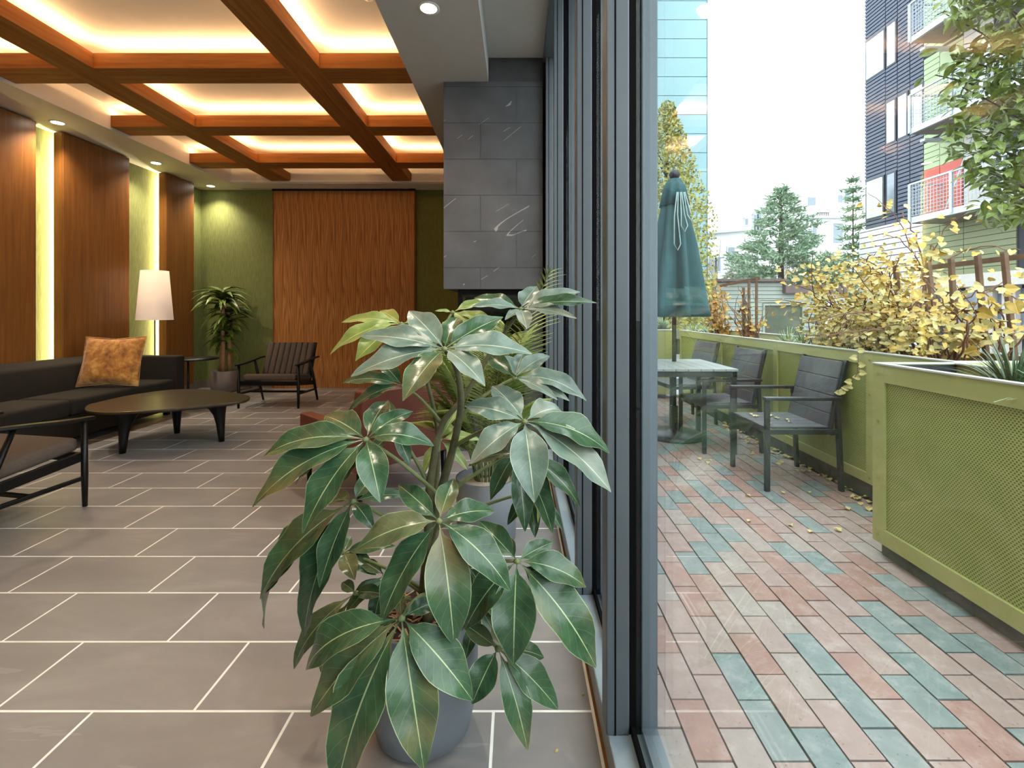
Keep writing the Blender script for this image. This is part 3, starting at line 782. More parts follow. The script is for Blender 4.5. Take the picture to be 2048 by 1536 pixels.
# every fan: centre (photo x, y), depth, where its stalk leaves the plant, leaves [(tip x, y, depth change, width factor, arch)], material
A, B, C = 'umbrella_leaf', 'umbrella_leaf_sky_sheen', 'umbrella_leaf_yellow_green'
FANS = [
 ((889, 698), 1.26, None, B, [(702, 753, -.03, 1, .10), (720, 672, .05, .8, .08), (818, 622, .14, .95, .05), (915, 634, .16, 1, .05), (1006, 634, .12, .9, .06), (1064, 708, .02, .95, .14), (970, 772, -.09, 1.05, .10), (806, 802, -.12, 1.12, .10)]),
 ((1041, 618), 1.50, None, B, [(948, 596, .05, .8, .12), (944, 613, -.04, .8, .10), (1073, 573, .12, 1.1, .02), (1160, 584, .06, .75, .10), (1193, 606, 0, .65, .10), (1153, 637, -.06, .7, .10), (1054, 658, -.10, 1.1, .05), (1010, 640, -.06, .9, .05)]),
 ((1029, 756), 1.46, (905, 850, 1.42), B, [(1173, 802, 0, .85, .30), (1139, 802, -.06, .8, .12), (1099, 712, .10, .9, .18), (1046, 708, .14, 1, .05), (966, 700, .08, .9, .08), (1010, 712, -.10, 1, .04), (1115, 800, -.09, .7, .12)]),
 ((1049, 843), 1.22, (905, 895, 1.38), B, [(941, 928, -.05, 1.15, .12), (1069, 1005, -.12, 1.2, .12), (1222, 984, -.02, .95, .14), (1219, 906, .04, 1.0, .22), (1123, 822, .12, 1.1, .22), (930, 812, .06, 1.1, .14), (985, 772, .13, 1.1, .08)]),
 ((1032, 905), 1.40, (872, 1010, 1.37), A, [(937, 932, .05, .8, .14), (981, 1000, -.05, .95, .10), (1050, 1063, -.06, .8, .10), (1105, 1066, -.02, .85, .10), (1076, 1046, .05, .7, .10), (1160, 1015, 0, .7, .26), (1143, 994, .06, .7, .2)]),
 ((732, 879), 1.18, (905, 1020, 1.38), A, [(505, 1014, -.02, .82, .20), (606, 1067, -.10, 1.0, .14), (526, 914, .05, .75, .22), (650, 832, .12, 1.0, .10), (776, 802, .14, 1.0, .16), (826, 823, .10, .9, .20), (868, 892, .02, 1.0, .34), (761, 1005, -.09, 1.15, .20), (688, 962, -.02, 1.1, .05), (592, 970, .06, .8, .2)]),
 ((706, 1003), 1.27, (858, 1100, 1.37), A, [(520, 1199, -.02, .85, .20), (529, 1256, .06, .75, .24), (608, 1273, -.03, .85, .12), (639, 1175, -.08, .9, .08), (748, 1060, -.05, 1.1, .22), (812, 990, .05, .75, .14), (755, 946, .12, 1.0, .06), (660, 1010, .12, .8, .1)]),
 ((878, 1042), 1.12, (858, 1130, 1.36), A, [(713, 1098, -.02, 1.0, .22), (762, 1245, -.06, .95, .14), (908, 1289, -.08, 1.05, .18), (1020, 1181, -.03, .95, .26), (989, 1023, .06, 1.1, .20), (908, 957, .13, 1.0, .06), (797, 970, .10, .85, .14), (800, 1050, .1, .8, .1)]),
 ((803, 1236), 1.06, (853, 1190, 1.38), A, [(621, 1432, -.03, 1.0, .14), (672, 1590, -.09, 1.0, .14), (848, 1540, -.10, 1.0, .14), (945, 1401, -.04, 1.05, .18), (612, 1340, .05, .85, .32), (883, 1203, .08, .95, .16), (800, 1190, .10, .7, .05), (700, 1310, .04, .9, .2)]),
 ((1034, 1122), 1.20, (860, 1160, 1.37), A, [(1192, 1335, -.04, 1.0, .16), (1172, 1174, .02, 1.0, .26), (1027, 1328, -.08, 1.3, .12), (931, 1257, -.02, 1.1, .20), (958, 1042, .08, 1.1, .10), (1105, 1085, .08, 1.0, .10), (1103, 1241, .05, .9, .16), (990, 1070, .12, 1, .05)]),
 ((996, 1297), 1.17, (865, 1200, 1.37), A, [(944, 1408, -.05, 1.45, .14), (1055, 1500, -.07, .85, .14), (1116, 1419, -.01, .95, .14), (1088, 1315, .06, .9, .14), (925, 1245, .05, 1.0, .14)]),
 ((803, 648), 1.50, None, C, [(660, 709, -.04, .75, .22), (683, 645, .04, .65, .14), (711, 722, -.09, 1.25, .10), (760, 622, .10, .8, .06), (868, 640, .05, .8, .06), (845, 690, -.10, 1.0, .04), (740, 655, .10, .9, .1)]),
 ((688, 1105), 1.52, (862, 1190, 1.40), A, [(752, 1150, -.05, 1.1, .2), (710, 1160, -.10, 1.2, .06), (702, 1072, .05, 1.3, .1), (790, 1092, .0, .7, .2), (630, 1150, -.02, .9, .2)]),
 ((712, 1186), 1.40, (860, 1215, 1.40), A, [(588, 1338, -.04, .7, .3), (655, 1370, .02, .6, .25), (768, 1162, .04, .8, .2), (776, 1190, -.05, .9, .2), (684, 1165, .05, 1.2, .1)]),
 ((805, 772), 1.58, (884, 850, 1.46), A, [(683, 767, .02, .7, .24), (697, 822, -.05, .8, .2), (760, 722, .08, .9, .1), (870, 745, .02, .9, .1)]),
 ((790, 862), 1.44, (862, 980, 1.38), A, [(820, 932, -.05, .95, .12), (842, 888, -.02, .9, .2), (735, 920, -.02, 1, .1), (775, 800, .06, .9, .1)]),
 ((880, 880), 1.55, (876, 905, 1.47), C, [(846, 946, -.05, .9, .05), (935, 940, 0, .8, .1), (915, 820, .05, .9, .1), (960, 880, .03, .8, .2)]),
 ((905, 625), 1.55, (850, 740, 1.5), C, [(985, 602, .06, .7, .1), (870, 622, -.02, .7, .1), (948, 655, -.05, 1.1, .1), (1005, 660, -.02, .8, .1)]),
 ((770, 1150), 1.45, (858, 1200, 1.4), A, [(690, 1230, -.05, .9, .15), (745, 1265, -.08, .9, .1), (810, 1230, -.04, .9, .1), (720, 1120, .05, .9, .1), (820, 1120, .04, .9, .15)]),
 ((960, 1215), 1.36, (862, 1195, 1.40), A, [(1010, 1310, -.06, 1, .1), (930, 1320, -.08, 1, .1), (1050, 1240, 0, 1, .15), (980, 1150, .05, 1, .1), (900, 1260, -.06, 1, .1)]),
 ((1060, 985), 1.5, (868, 1060, 1.42), A, [(1125, 1060, -.03, .8, .15), (1070, 1075, -.06, .9, .1), (1015, 1050, -.03, .9, .1), (1100, 940, .05, .8, .1)]),
 ((935, 1130), 1.42, (862, 1150, 1.38), A, [(985, 1215, -.05, 1.2, .1), (900, 1180, -.04, 1.1, .1), (985, 1100, .03, 1.0, .1), (925, 1220, -.08, 1.1, .1)]),
]
rr = random.Random(21)
for (c_, Y, root, mt, leaves) in FANS:
    c3 = wp(c_[0], c_[1], Y)
    if root:
        r3 = wp(*root); mid = (r3 + c3) / 2 + Vector((0, 0, .03))
        pts = [r3 * (1 - t) ** 2 + mid * 2 * t * (1 - t) + c3 * t * t for t in [i / 8 for i in range(9)]]
        MB().tube(pts, [.0065 - .0003 * i for i in range(9)], 8).build('petiole', 'petiole', up_, True)
    MB().lathe([(0, -.008), (.008, -.004), (.009, .002), (0, .008)], tuple(c3), 10).build('hub', 'petiole', up_, True)
    for (tx, ty, dy, wf, arch) in leaves:
        tip = wp(tx, ty, max(.85, Y + dy)); L = (tip - c3).length; d = (tip - c3).normalized()
        outw = Vector((tip.x - c3.x, tip.y - c3.y, 0))
        if outw.length > 1e-4: outw.normalize()
        nr = Vector((rr.uniform(-.12, .12), -.62, .75)) + outw * .35
        mm = mt
        if mt == B and rr.random() < .12: mm = A
        if mt == A and rr.random() < .10: mm = C if c_[1] < 1000 and c_[0] > 850 else A
        MB().leaf(c3, tip, .40 * wf * L, arch + .05, nr, 14, .18, .15, .13, 'oval', rr).build('leaf', mm, up_, True)

# a few crumbs on the floor by the sill
for q, (px, py) in enumerate(((1113, 1503), (1166, 1390))):
    Y = F * EYE / (py - CY); x = wx(px, Y)
    MB().lathe([(0, 0), (.005, .001), (.003, .005), (0, .006)], (x, Y, 0.0), 7, lambda a, i: 1 + .4 * math.sin(2 * a)).build('leaf_crumb', 'fallen_leaf')
    tag(bpy.context.scene.collection.objects[-1], ('larger' if q == 0 else 'tiny') + ' pale crumb of dry leaf on the tiles beside sill', 'debris')

# ================================================================== THE PATIO
struct('ground', 'paved street level beyond the patio planters', MB().box(-60, 90, -60, 120, -.30, -.06), 'asphalt')
patio = struct('patio', 'brick paved patio outside the window', MB().box(.379, 2.36, YF, 7.2, -.10, -.008), 'sand_joint')
BWd, BLn, BJ = .1047, .204, .006
brick_keys = ['brick_red', 'brick_rose', 'brick_blue', 'brick_tan']
bmesh_ = [MB().box(-(BWd - BJ) / 2, (BWd - BJ) / 2, -(BLn - BJ) / 2, (BLn - BJ) / 2, -.03, 0).mesh('brick', k) for k in brick_keys]
rr = random.Random(2); bricks = []
for ci in range(-4, 16):
    x0 = .7985 + BWd * ci
    if x0 < .379 or x0 + BWd > 2.36: continue
    for rj in range(-26, 30):
        y0 = 1.392 + BLn * rj + (.102 if ci % 2 else 0)
        if y0 < YF or y0 + BLn > 7.2: continue
        r_ = rr.random(); m = 0 if r_ < .24 else 1 if r_ < .60 else 2 if r_ < .82 else 3
        bricks.append((x0 + BWd / 2, y0 + BLn / 2, m, rr.uniform(-.0025, .001), rr.uniform(-.006, .006)))
def in_view(x, y):
    if y < 1.0: return False
    px = CX + F * x / y; py = CY + F * EYE / y
    return 1300 < px < 2090 and py < 1570 and not (x > 1.85 and y < 2.4)
vis = sorted([b for b in bricks if in_view(b[0], b[1])], key=lambda b: b[1])
near = set(map(id, vis[:300]))
far = [MB() for _ in brick_keys]
for b in bricks:
    if id(b) in near: place('brick', bmesh_[b[2]], (b[0], b[1], b[3]), patio, (0, 0, b[4] * .5))
    else: far[b[2]].box(b[0] - (BWd - BJ) / 2, b[0] + (BWd - BJ) / 2, b[1] - (BLn - BJ) / 2, b[1] + (BLn - BJ) / 2, -.03, b[3])
for q, k in enumerate(brick_keys): tag(far[q].build('bricks', k, patio), kind='stuff')

# ---- green steel planters
def planter(name, label, x0, x1, y0, y1, z0, z1, posts, rail=.055, mesh='perforated', near_end=False):
    p = thing(name, label, 'planter', ((x0 + x1) / 2, (y0 + y1) / 2, 0), 'green steel planters round the patio')
    MB().box(x0 + .035, x1 - .035, y0 + .02, y1 - .01, -.01, z0 + .03).build('curb', 'curb', p, bevel=.01)
    MB().box(x0 + .012, x0 + .016, y0, y1, z0, z1 - .01).build('mesh_panel', mesh, p)
    for a, b in zip(posts[:-1], posts[1:]):
        pass
    for i, y in enumerate(posts):
        a, b = (y, y + rail) if i == 0 else ((y - rail, y) if i == len(posts) - 1 else (y - rail / 2, y + rail / 2))
        MB().box(x0, x0 + .02, a, b, z0, z1 - .004).build('frame_post', 'green_steel', p, bevel=.002)
        for z in (z0 + .04, z0 + (z1 - z0) * .36, z0 + (z1 - z0) * .68, z1 - .05):
            MB().lathe([(0, -.0), (.007, .002), (.007, .005)], (0, 0, 0), 10).build('bolt', 'bolt_green', p)
            o = COL.objects[-1]; o.location = (x0, (a + b) / 2, z); o.rotation_euler = (0, -math.pi / 2, 0)
            for v in o.data.vertices: v.co.z *= 1.0
    MB().box(x0 + .001, x0 + .021, y0, y1, z0, z0 + rail).build('bottom_rail', 'green_steel', p, bevel=.002)
    MB().box(x0 + .001, x0 + .021, y0, y1, z1 - rail - .015, z1 - .003).build('top_rail', 'green_steel', p, bevel=.002)
    # far end, back, rim and inside
    MB().box(x0 + .004, x1, y1 - .02, y1, z0, z1 - .003).build('end_panel', 'green_steel', p)
    MB().box(x0 + .004, x1, y0, y0 + .02, z0, z1 - .003).build('end_panel', 'green_steel', p)
    MB().box(x1 - .02, x1, y0 + .02, y1 - .02, z0, z1 - .003).build('back_panel', 'green_steel', p)
    MB().box(x0 + .022, x0 + .03, y0 + .02, y1 - .02, z0 + .02, z1 - .01).build('liner', 'planter_inner', p)
    MB().box(x0 + .03, x1 - .02, y1 - .028, y1 - .02, z0 + .02, z1 - .01).build('liner', 'planter_inner', p)
    for b in ((x0 - .004, x0 + .035, y0, y1), (x1 - .035, x1, y0, y1), (x0 + .035, x1 - .035, y1 - .035, y1), (x0 + .035, x1 - .035, y0, y0 + .035)):
        MB().box(b[0], b[1], b[2], b[3], z1 - .003, z1 + .004).build('rim', 'steel_rim', p)
    MB().box(x0 + .03, x1 - .02, y0 + .02, y1 - .02, z1 - .16, z1 - .10).build('soil', 'soil', p)
    return p
planter('steel_planter', 'near green steel planter with perforated mesh side', 1.80, 2.22, -1.2, 2.405, .07, .957, [-1.2, .0, 1.2, 2.405], .075)
planter('steel_planter', 'long green steel planter behind the patio chairs', 2.25, 2.95, 2.44, 6.56, .115, .957, [2.44, 3.03, 4.14, 5.26, 6.56], .065)
p3 = thing('steel_planter', 'far pale green planter across the end of the patio', 'planter', (1.4, 6.9, 0), 'green steel planters round the patio')
MB().box(.66, 2.22, 6.62, 7.15, .06, .95).build('body', 'green_steel', p3, bevel=.004)
MB().box(.65, 2.23, 6.61, 7.16, .95, .965).build('rim', 'steel_rim', p3)
MB().box(.72, 2.16, 6.68, 7.09, .962, .975).build('soil', 'soil', p3)

# ---- patio chairs (prototype faces -X)
def patio_chair():
    c = thing('patio_chair', None, 'chair')
    for s in (-1, 1):
        y = s * .255
        MB().box(-.265, -.232, y - .013, y + .013, 0, .615).build('leg', 'patio_metal', c, bevel=.003)
        MB().bar((.255, y, 0), (.225, y, .62), .026, .034, (0, 1, 0)).build('leg', 'patio_metal', c, bevel=.003)
        MB().box(-.27, .25, y - .022, y + .022, .615, .637).build('armrest', 'patio_metal', c, bevel=.004)
        MB().box(-.24, .23, y - .012, y + .012, .385, .42).build('side_rail', 'patio_metal', c, bevel=.003)
        MB().bar((.185, y * .93, .40), (.30, y * .93, .885), .022, .03, (0, 1, 0)).build('back_post', 'patio_metal', c, bevel=.003)
    MB().box(-.25, -.225, -.25, .25, .385, .42).build('front_rail', 'patio_metal', c, bevel=.003)
    MB().box(.19, .215, -.25, .25, .375, .41).build('rear_rail', 'patio_metal', c, bevel=.003)
    for k in range(5):
        y0 = -.235 + .094 * k; MB().box(-.255, .20, y0 + .0025, y0 + .0915, .42, .432).build('slat', 'patio_slate', c, bevel=.003)
    d = Vector((.115, 0, .485)); n = Vector((-.485, 0, .115)).normalized()
    for k in range(4):
        m = Vector((.185, 0, .40)) + d * (.115 + .245 * k) + n * .012
        MB().obox(m, (0, .228, 0), d * .120, n * .010).build('back_panel', 'patio_slate', c, bevel=.004)
    return c
pch = patio_chair(); remember(pch)
pc2 = copy_tree(pch); pc3 = copy_tree(pch)
pch.location = (1.945, 3.475, 0); tag(pch, 'slate grey patio chair standing closest, with fallen leaves on its seat', 'chair', 'slate grey patio chairs')
pc2.location = (1.84, 4.33, 0); pc2.rotation_euler = (0, 0, .05); tag(pc2, 'slate grey patio chair drawn up to the outdoor table', 'chair', 'slate grey patio chairs')
pc3.location = (1.86, 5.33, 0); pc3.rotation_euler = (0, 0, .12); tag(pc3, 'slate grey patio chair beyond the outdoor table', 'chair', 'slate grey patio chairs')

# ---- patio table
pt = thing('patio_table', 'square grey patio table with slatted top', 'table', (1.45, 4.45, 0))
for k in range(8):
    x0 = 1.03 + .1062 * k; MB().box(x0 + .002, x0 + .1042, 4.02, 4.87, .708, .728).build('slat', 'patio_top', pt, bevel=.002)
MB().box(1.04, 1.87, 4.03, 4.055, .66, .708).build('apron', 'patio_metal', pt); MB().box(1.04, 1.87, 4.835, 4.86, .66, .708).build('apron', 'patio_metal', pt)
MB().box(1.04, 1.065, 4.03, 4.86, .66, .708).build('apron', 'patio_metal', pt); MB().box(1.845, 1.87, 4.03, 4.86, .66, .708).build('apron', 'patio_metal', pt)
for x in (1.06, 1.85):
    for y in (4.05, 4.84): MB().box(x - .02, x + .02, y - .02, y + .02, 0, .70).build('leg', 'patio_metal', pt, bevel=.003)

# ---- folded umbrella
bx, by = 1.535, 4.63
ub = thing('patio_umbrella', 'folded blue green patio umbrella standing through the table', 'umbrella', (bx, by, 0))
MB().lathe([(0, 0), (.27, 0), (.275, .02), (.25, .045), (.06, .06), (.035, .07), (.035, .30), (0, .30)], (bx, by, 0), 40).build('base', 'patio_metal', ub, True)
MB().tube([(bx, by, .05), (bx, by, 2.53)], .021, 14).build('pole', 'patio_metal', ub, True)
MB().lathe([(0, 2.50), (.04, 2.51), (.055, 2.545), (.04, 2.585), (0, 2.60)], (bx, by, 0), 20).build('finial', 'patio_metal', ub, True)
prof = [(.07, 2.49), (.085, 2.40), (.115, 2.25), (.15, 2.05), (.185, 1.85), (.215, 1.65), (.24, 1.45), (.265, 1.28), (.285, 1.17), (.25, 1.165), (.05, 1.35)]
def pleat(a, i): 
    k = min(1.0, i / 4); return 1 + k * (.21 * math.sin(8 * a + i * .12) + .07 * math.sin(3 * a + 1 + i * .2))
MB().lathe(prof, (bx, by, 0), 96, pleat).build('canopy', 'canvas', ub, True)
MB().lathe([(.062, 2.50), (.10, 2.42), (.135, 2.24), (.13, 2.24), (.06, 2.48)], (bx, by, 0), 64, lambda a, i: 1 + (.10 * math.sin(8 * a) if i in (1, 2, 3) else 0)).build('vent_cap', 'canvas', ub, True)
for dx_, z0 in ((-.045, 1.78), (.02, 1.95), (.08, 2.05)):
    pts = [(bx + dx_ * .5, by - .15, 2.34), (bx + dx_ - .02, by - .20, 2.1), (bx + dx_ - .03, by - .225, z0 + .06), (bx + dx_, by - .235, z0), (bx + dx_ + .03, by - .225, z0 + .06), (bx + dx_ + .01, by - .2, 2.12), (bx + dx_ * .5 + .01, by - .15, 2.34)]
    MB().tube(pts, .006, 6).build('tie_cord', 'strap', ub, True)
MB().box(bx + .02, bx + .05, by - .02, by + .02, .80, .95).build('crank_housing', 'patio_metal', ub, bevel=.005)
MB().tube([(bx + .0, by - .02, .92), (bx - .03, by - .05, .88), (bx - .03, by - .06, .80)], .007, 6).build('crank_handle', 'patio_metal', ub, True)

# ---- fallen leaves
fl_mesh = [MB().leaf((-.02, 0, 0), (.022, .004, .004), .034, .2, (0, 0, 1), 4, .25, .2, 0, 'heart', R).mesh('fallen_leaf', 'fallen_leaf', True) for _ in range(3)]
rr = random.Random(9)
spots = []
for k in range(120):
    y = rr.uniform(2.45, 5.2); x = 2.30 - abs(rr.gauss(0, .09)) - .02; spots.append((x, y, .004))
for k in range(14): spots.append((rr.uniform(1.3, 2.1), rr.uniform(2.2, 4.2), .004))
for x, y, z in spots:
    o = place('fallen_leaf', fl_mesh[rr.randrange(3)], (x, y, z), None, (rr.uniform(-.2, .2), rr.uniform(-.2, .2), rr.uniform(0, 6.3)), (rr.uniform(.7, 1.3),) * 3)
    tag(o, 'yellow fallen leaf in the drift along the foot of the long planter', 'leaf', 'fallen leaves along the planter foot') if x > 2.02 else tag(o, 'single yellow fallen leaf scattered on the open bricks', 'leaf', 'fallen leaves on the open bricks')
for k in range(9):
    o = place('fallen_leaf', fl_mesh[k % 3], (1.945 + rr.uniform(-.20, .10), 3.475 + rr.uniform(-.2, .18), .437), None, (0, 0, rr.uniform(0, 6.3)), (.8,) * 3)
    tag(o, 'yellow fallen leaf lying on the seat of the closest patio chair', 'leaf', 'fallen leaves on the chair seat')

# ---- grass tufts in the planters
def tuft(name, label, c, n, L, mat, seed, spread=.8, w=.012, group='grassy plants in the planters'):
    g = random.Random(seed); m = MB()
    for k in range(n):
        az = g.uniform(0, 6.283); s = g.uniform(.25, 1.0) * spread; l = L * g.uniform(.7, 1.15)
        d = Vector((math.cos(az) * s, math.sin(az) * s, 0)); b = Vector(c) + d * .05
        tip = b + d * l + Vector((0, 0, l * (1.02 - .95 * s * s)))
        m.leaf(b, tip, w, .34 * s, Vector((d.x * .2, d.y * .2, 1)), 6, .15, 0, 0, 'strap')
    o = m.build(name, mat, None, True); return tag(o, label, 'plant', group)
tuft('grass_plant', 'dark green strappy plant at the end of the near planter', (2.07, 1.98, .86), 90, .27, 'grass_leaf', 1, .9, .014)
tuft('grass_plant', 'pale strappy plant cut by the picture edge in the near planter', (2.03, 1.74, .84), 80, .24, 'liriope_leaf', 2, .95, .012)
tuft('grass_plant', 'dark strappy plant in the near planter outside the picture', (2.05, 1.2, .84), 60, .25, 'grass_leaf', 3, .9, .014)
for q, (px, Y, lab) in enumerate(((1575, 4.45, 'variegated grass plant below the dark garage opening'), (1608, 4.2, 'variegated grass plant beside the yellow vine'), (1652, 3.95, 'variegated grass plant under the yellow vine'),
                    (1420, 6.1, 'low grassy plant at the far end of the long planter'), (1385, 6.3, 'low grassy plant behind the umbrella pole'))):
    tuft('grass_plant', lab, (wx(px, Y), Y, .86), 60, .22, 'liriope_leaf', 20 + q)
for q, x in enumerate((1.75, 1.98, 2.12)):
    tuft('grass_plant', ('first', 'second', 'third')[q] + ' frosted bushy plant in the far pale green planter', (x, 6.88, .97), 90, .16, 'liriope_leaf', 40 + q, 1.0, .016)

# ---- trellis and vines
tr = thing('trellis', 'weathered wooden trellis posts with a rail behind the near vine', 'trellis', (2.75, 2.9, .86))
tops = [((1790, 522), (1808, 700), 3.35), ((1856, 525), (1880, 700), 3.12), ((1902, 517), (1915, 690), 2.98), ((1955, 511), (1975, 690), 2.85), ((2008, 505), (2032, 690), 2.72)]
for (a, b, Y) in tops:
    t0, b0 = wp(a[0], a[1], Y), wp(b[0], b[1], Y); b0.z = .86
    MB().bar(b0, t0, .026, .026, (0, 1, 0)).build('post', 'post_wood', tr, bevel=.003)
MB().bar(wp(1830, 538, 3.25) + Vector((.02, 0, 0)), wp(2048, 512, 2.66) + Vector((.02, 0, 0)), .02, .03).build('rail', 'post_wood', tr)
MB().bar(wp(1830, 625, 3.25) + Vector((.02, 0, 0)), wp(2048, 622, 2.66) + Vector((.02, 0, 0)), .02, .025).build('rail', 'post_wood', tr)
tr2 = thing('trellis', 'thin wooden trellis posts behind the rust coloured far vines', 'trellis', (2.7, 5.3, .86))
for px, y0 in ((1498, 560), (1513, 556), (1487, 575)):
    MB().bar((wx(px, 5.3), 5.3, .86), (wx(px, 5.3), 5.3, wz(y0, 5.3)), .022, .022).build('post', 'post_wood', tr2)
MB().bar(wp(1440, 572, 5.6), wp(1520, 556, 5.3), .02, .03).build('rail', 'post_wood', tr2)

def heart(mb, p, nrm, size, az, g):
    n = Vector(nrm).normalized(); a = n.cross(Vector((math.sin(az), math.cos(az), .3))).normalized(); b = n.cross(a)
    pts = [(0, .05), (.3, -.12), (.5, .12), (.42, .5), (0, 1.0), (-.42, .5), (-.5, .12), (-.3, -.12)]
    vs = [p + a * x * size + b * y * size + n * (abs(x) * .25 * size) for x, y in pts] + [p + b * .35 * size]
    fs = [(8, i, (i + 1) % 8) for i in range(8)]
    uv = [((.5, .4), (.5 + pts[i][0] * .9, pts[i][1]), (.5 + pts[(i + 1) % 8][0] * .9, pts[(i + 1) % 8][1])) for i in range(8)]
    mb.add(vs, fs, uv)
def vine(name, label, stems, nleaf, nbig, mats, seed, sz, sc=.10, group=None):
    """stems: polylines of world points; leaves hang near them"""
    g = random.Random(seed)
    base = stems[0][0]; v = thing(name, label, 'vine', tuple(base), group)
    paths = []
    for s in stems:
        P = [Vector(p) for p in s]; out = []
        for i in range(len(P) - 1):
            a, b = P[i], P[i + 1]; pa = P[max(i - 1, 0)]; nb = P[min(i + 2, len(P) - 1)]
            for q in range(6):
                t = q / 6
                out.append(.5 * ((2 * a) + (b - pa) * t + (2 * pa - 5 * a + 4 * b - nb) * t * t + (3 * a - pa - 3 * b + nb) * t ** 3) + Vector((g.gauss(0, .006), g.gauss(0, .006), g.gauss(0, .006))))
        out.append(P[-1]); paths.append(out)
        r0 = g.uniform(.0045, .008)
        MB().tube(out, [r0 * (1 - .7 * i / len(out)) for i in range(len(out))], 5).build('stem', 'vine_stem', v, True)
    loose = [MB() for _ in mats]
    for k in range(nleaf + nbig):
        pa = paths[g.randrange(len(paths))]; i = g.randrange(len(pa) // 4, len(pa)); p = pa[i] + Vector((g.gauss(0, sc), g.gauss(0, sc), g.gauss(0, sc * .7) - sc * .3))
        if p.z < .9: p.z = .9 + g.random() * .2
        if p.x < 2.28: p.x = 2.28 + g.random() * .2
        nr = Vector((g.gauss(-.4, .6), g.gauss(-.7, .6), g.gauss(.6, .5)))
        q = g.randrange(len(mats)); s_ = sz * g.uniform(.6, 1.1)
        if k < nbig:
            m = MB(); heart(m, p, nr, s_ * 1.35, g.uniform(0, 6.3), g); m.build('leaf', mats[q], v)
        else: heart(loose[q], p, nr, s_, g.uniform(0, 6.3), g)
    for q, m in enumerate(loose):
        if m.v: tag(m.build('leaves', mats[q], v), kind='stuff')
    return v
g = random.Random(4)
def runner(x, y, tx, ty, TY, lift):
    b = Vector((x, y, .88)); e = wp(tx, ty, TY); mid = (b + e) / 2 + Vector((0, 0, lift))
    return [b, b * .6 + mid * .4 + Vector((g.gauss(0, .05), g.gauss(0, .08), .1)), mid + Vector((g.gauss(0, .05), g.gauss(0, .08), g.gauss(0, .04))), e]
st = []
for k in range(60):
    y = g.uniform(3.0, 4.0); st.append(runner(g.uniform(2.45, 2.8), y, g.uniform(1600, 1850), g.uniform(500, 690), y + g.uniform(-.3, .45), g.uniform(.05, .3)))
vine('climbing_vine', 'dense climbing vine of bright yellow leaves over the long planter', st, 2800, 150, ['vine_leaf', 'vine_leaf_pale'], 31, .035, .10, 'vines in the planters')
st = []
for k in range(16):
    y = g.uniform(2.6, 3.1); st.append(runner(g.uniform(2.5, 2.8), y, g.uniform(1850, 2060), g.uniform(520, 680), y + g.uniform(-.2, .25), g.uniform(.0, .25)))
for e in ((1735, 385, 3.6), (1800, 425, 3.4), (1930, 430, 3.1), (1870, 500, 3.2), (2040, 500, 2.9), (1745, 470, 3.5)):
    st.append([Vector((2.6, 3.0, .9)), wp(1850, 560, 3.2), wp((1850 + e[0]) / 2, (520 + e[1]) / 2 - 15, 3.25), wp(*e)])
vine('climbing_vine', 'sparse climbing vine with bare stems wound on the trellis', st, 220, 70, ['vine_leaf', 'vine_leaf_pale'], 32, .048, .06, 'vines in the planters')
st = []
for e in ((1560, 535, 4.2), (1548, 560, 4.1), (1480, 605, 4.2), (1550, 615, 4.0), (1600, 515, 4.1), (1590, 590, 3.9)):
    st.append([Vector((2.55, 3.9, .9)), wp(1690, 640, 3.9), wp((1690 + e[0]) / 2, (600 + e[1]) / 2, 4.0), wp(*e)])
vine('climbing_vine', 'long thin vine runners reaching over the garage, few yellow leaves', st, 40, 30, ['vine_leaf', 'vine_leaf_pale'], 33, .05, .03, 'vines in the planters')
st = []
for k in range(22):
    a = wp(1500 + g.gauss(0, 10), 655, 5.2); a.z = .88; e = wp(1490 + g.gauss(0, 22), 568 + g.uniform(0, 60), 5.3); st.append([a, (a + e) / 2 + Vector((g.gauss(0, .04), 0, 0)), e])
vine('climbing_vine', 'bare brown vine bundle on the thin trellis posts', st, 45, 20, ['rust_leaf', 'vine_leaf'], 34, .04, .05, 'vines in the planters')
st = []
for k in range(12):
    a = wp(1442 + g.gauss(0, 8), 655, 5.7); a.z = .88; e = wp(1420 + g.gauss(0, 14), 560 + g.uniform(0, 50), 5.8); st.append([a, (a + e) / 2 + Vector((g.gauss(0, .03), 0, 0)), e])
vine('climbing_vine', 'rust coloured vine column beside the folded umbrella', st, 300, 40, ['rust_leaf', 'vine_leaf', 'rust_leaf'], 35, .042, .05, 'vines in the planters')
# hanging strand in front of the long planter
o = MB(); hs = [wp(1717, 700, 3.105), wp(1715, 745, 3.08), wp(1700, 772, 3.12), wp(1683, 785, 3.16)]
hv = thing('vine_strand', 'thin strand of pale yellow leaves hanging down the green planter', 'vine', tuple(hs[0]))
MB().tube(hs, .002, 5).build('stem', 'vine_stem', hv)
for k in range(10):
    t = k / 9 * 2.99; i = int(t); p = hs[i] + (hs[i + 1] - hs[i]) * (t - i); m = MB(); heart(m, p + Vector((g.gauss(0, .012), -.01, 0)), (-.4, -.8, .3), .04, g.uniform(0, 6), g); m.build('leaf', 'vine_leaf_pale', hv)

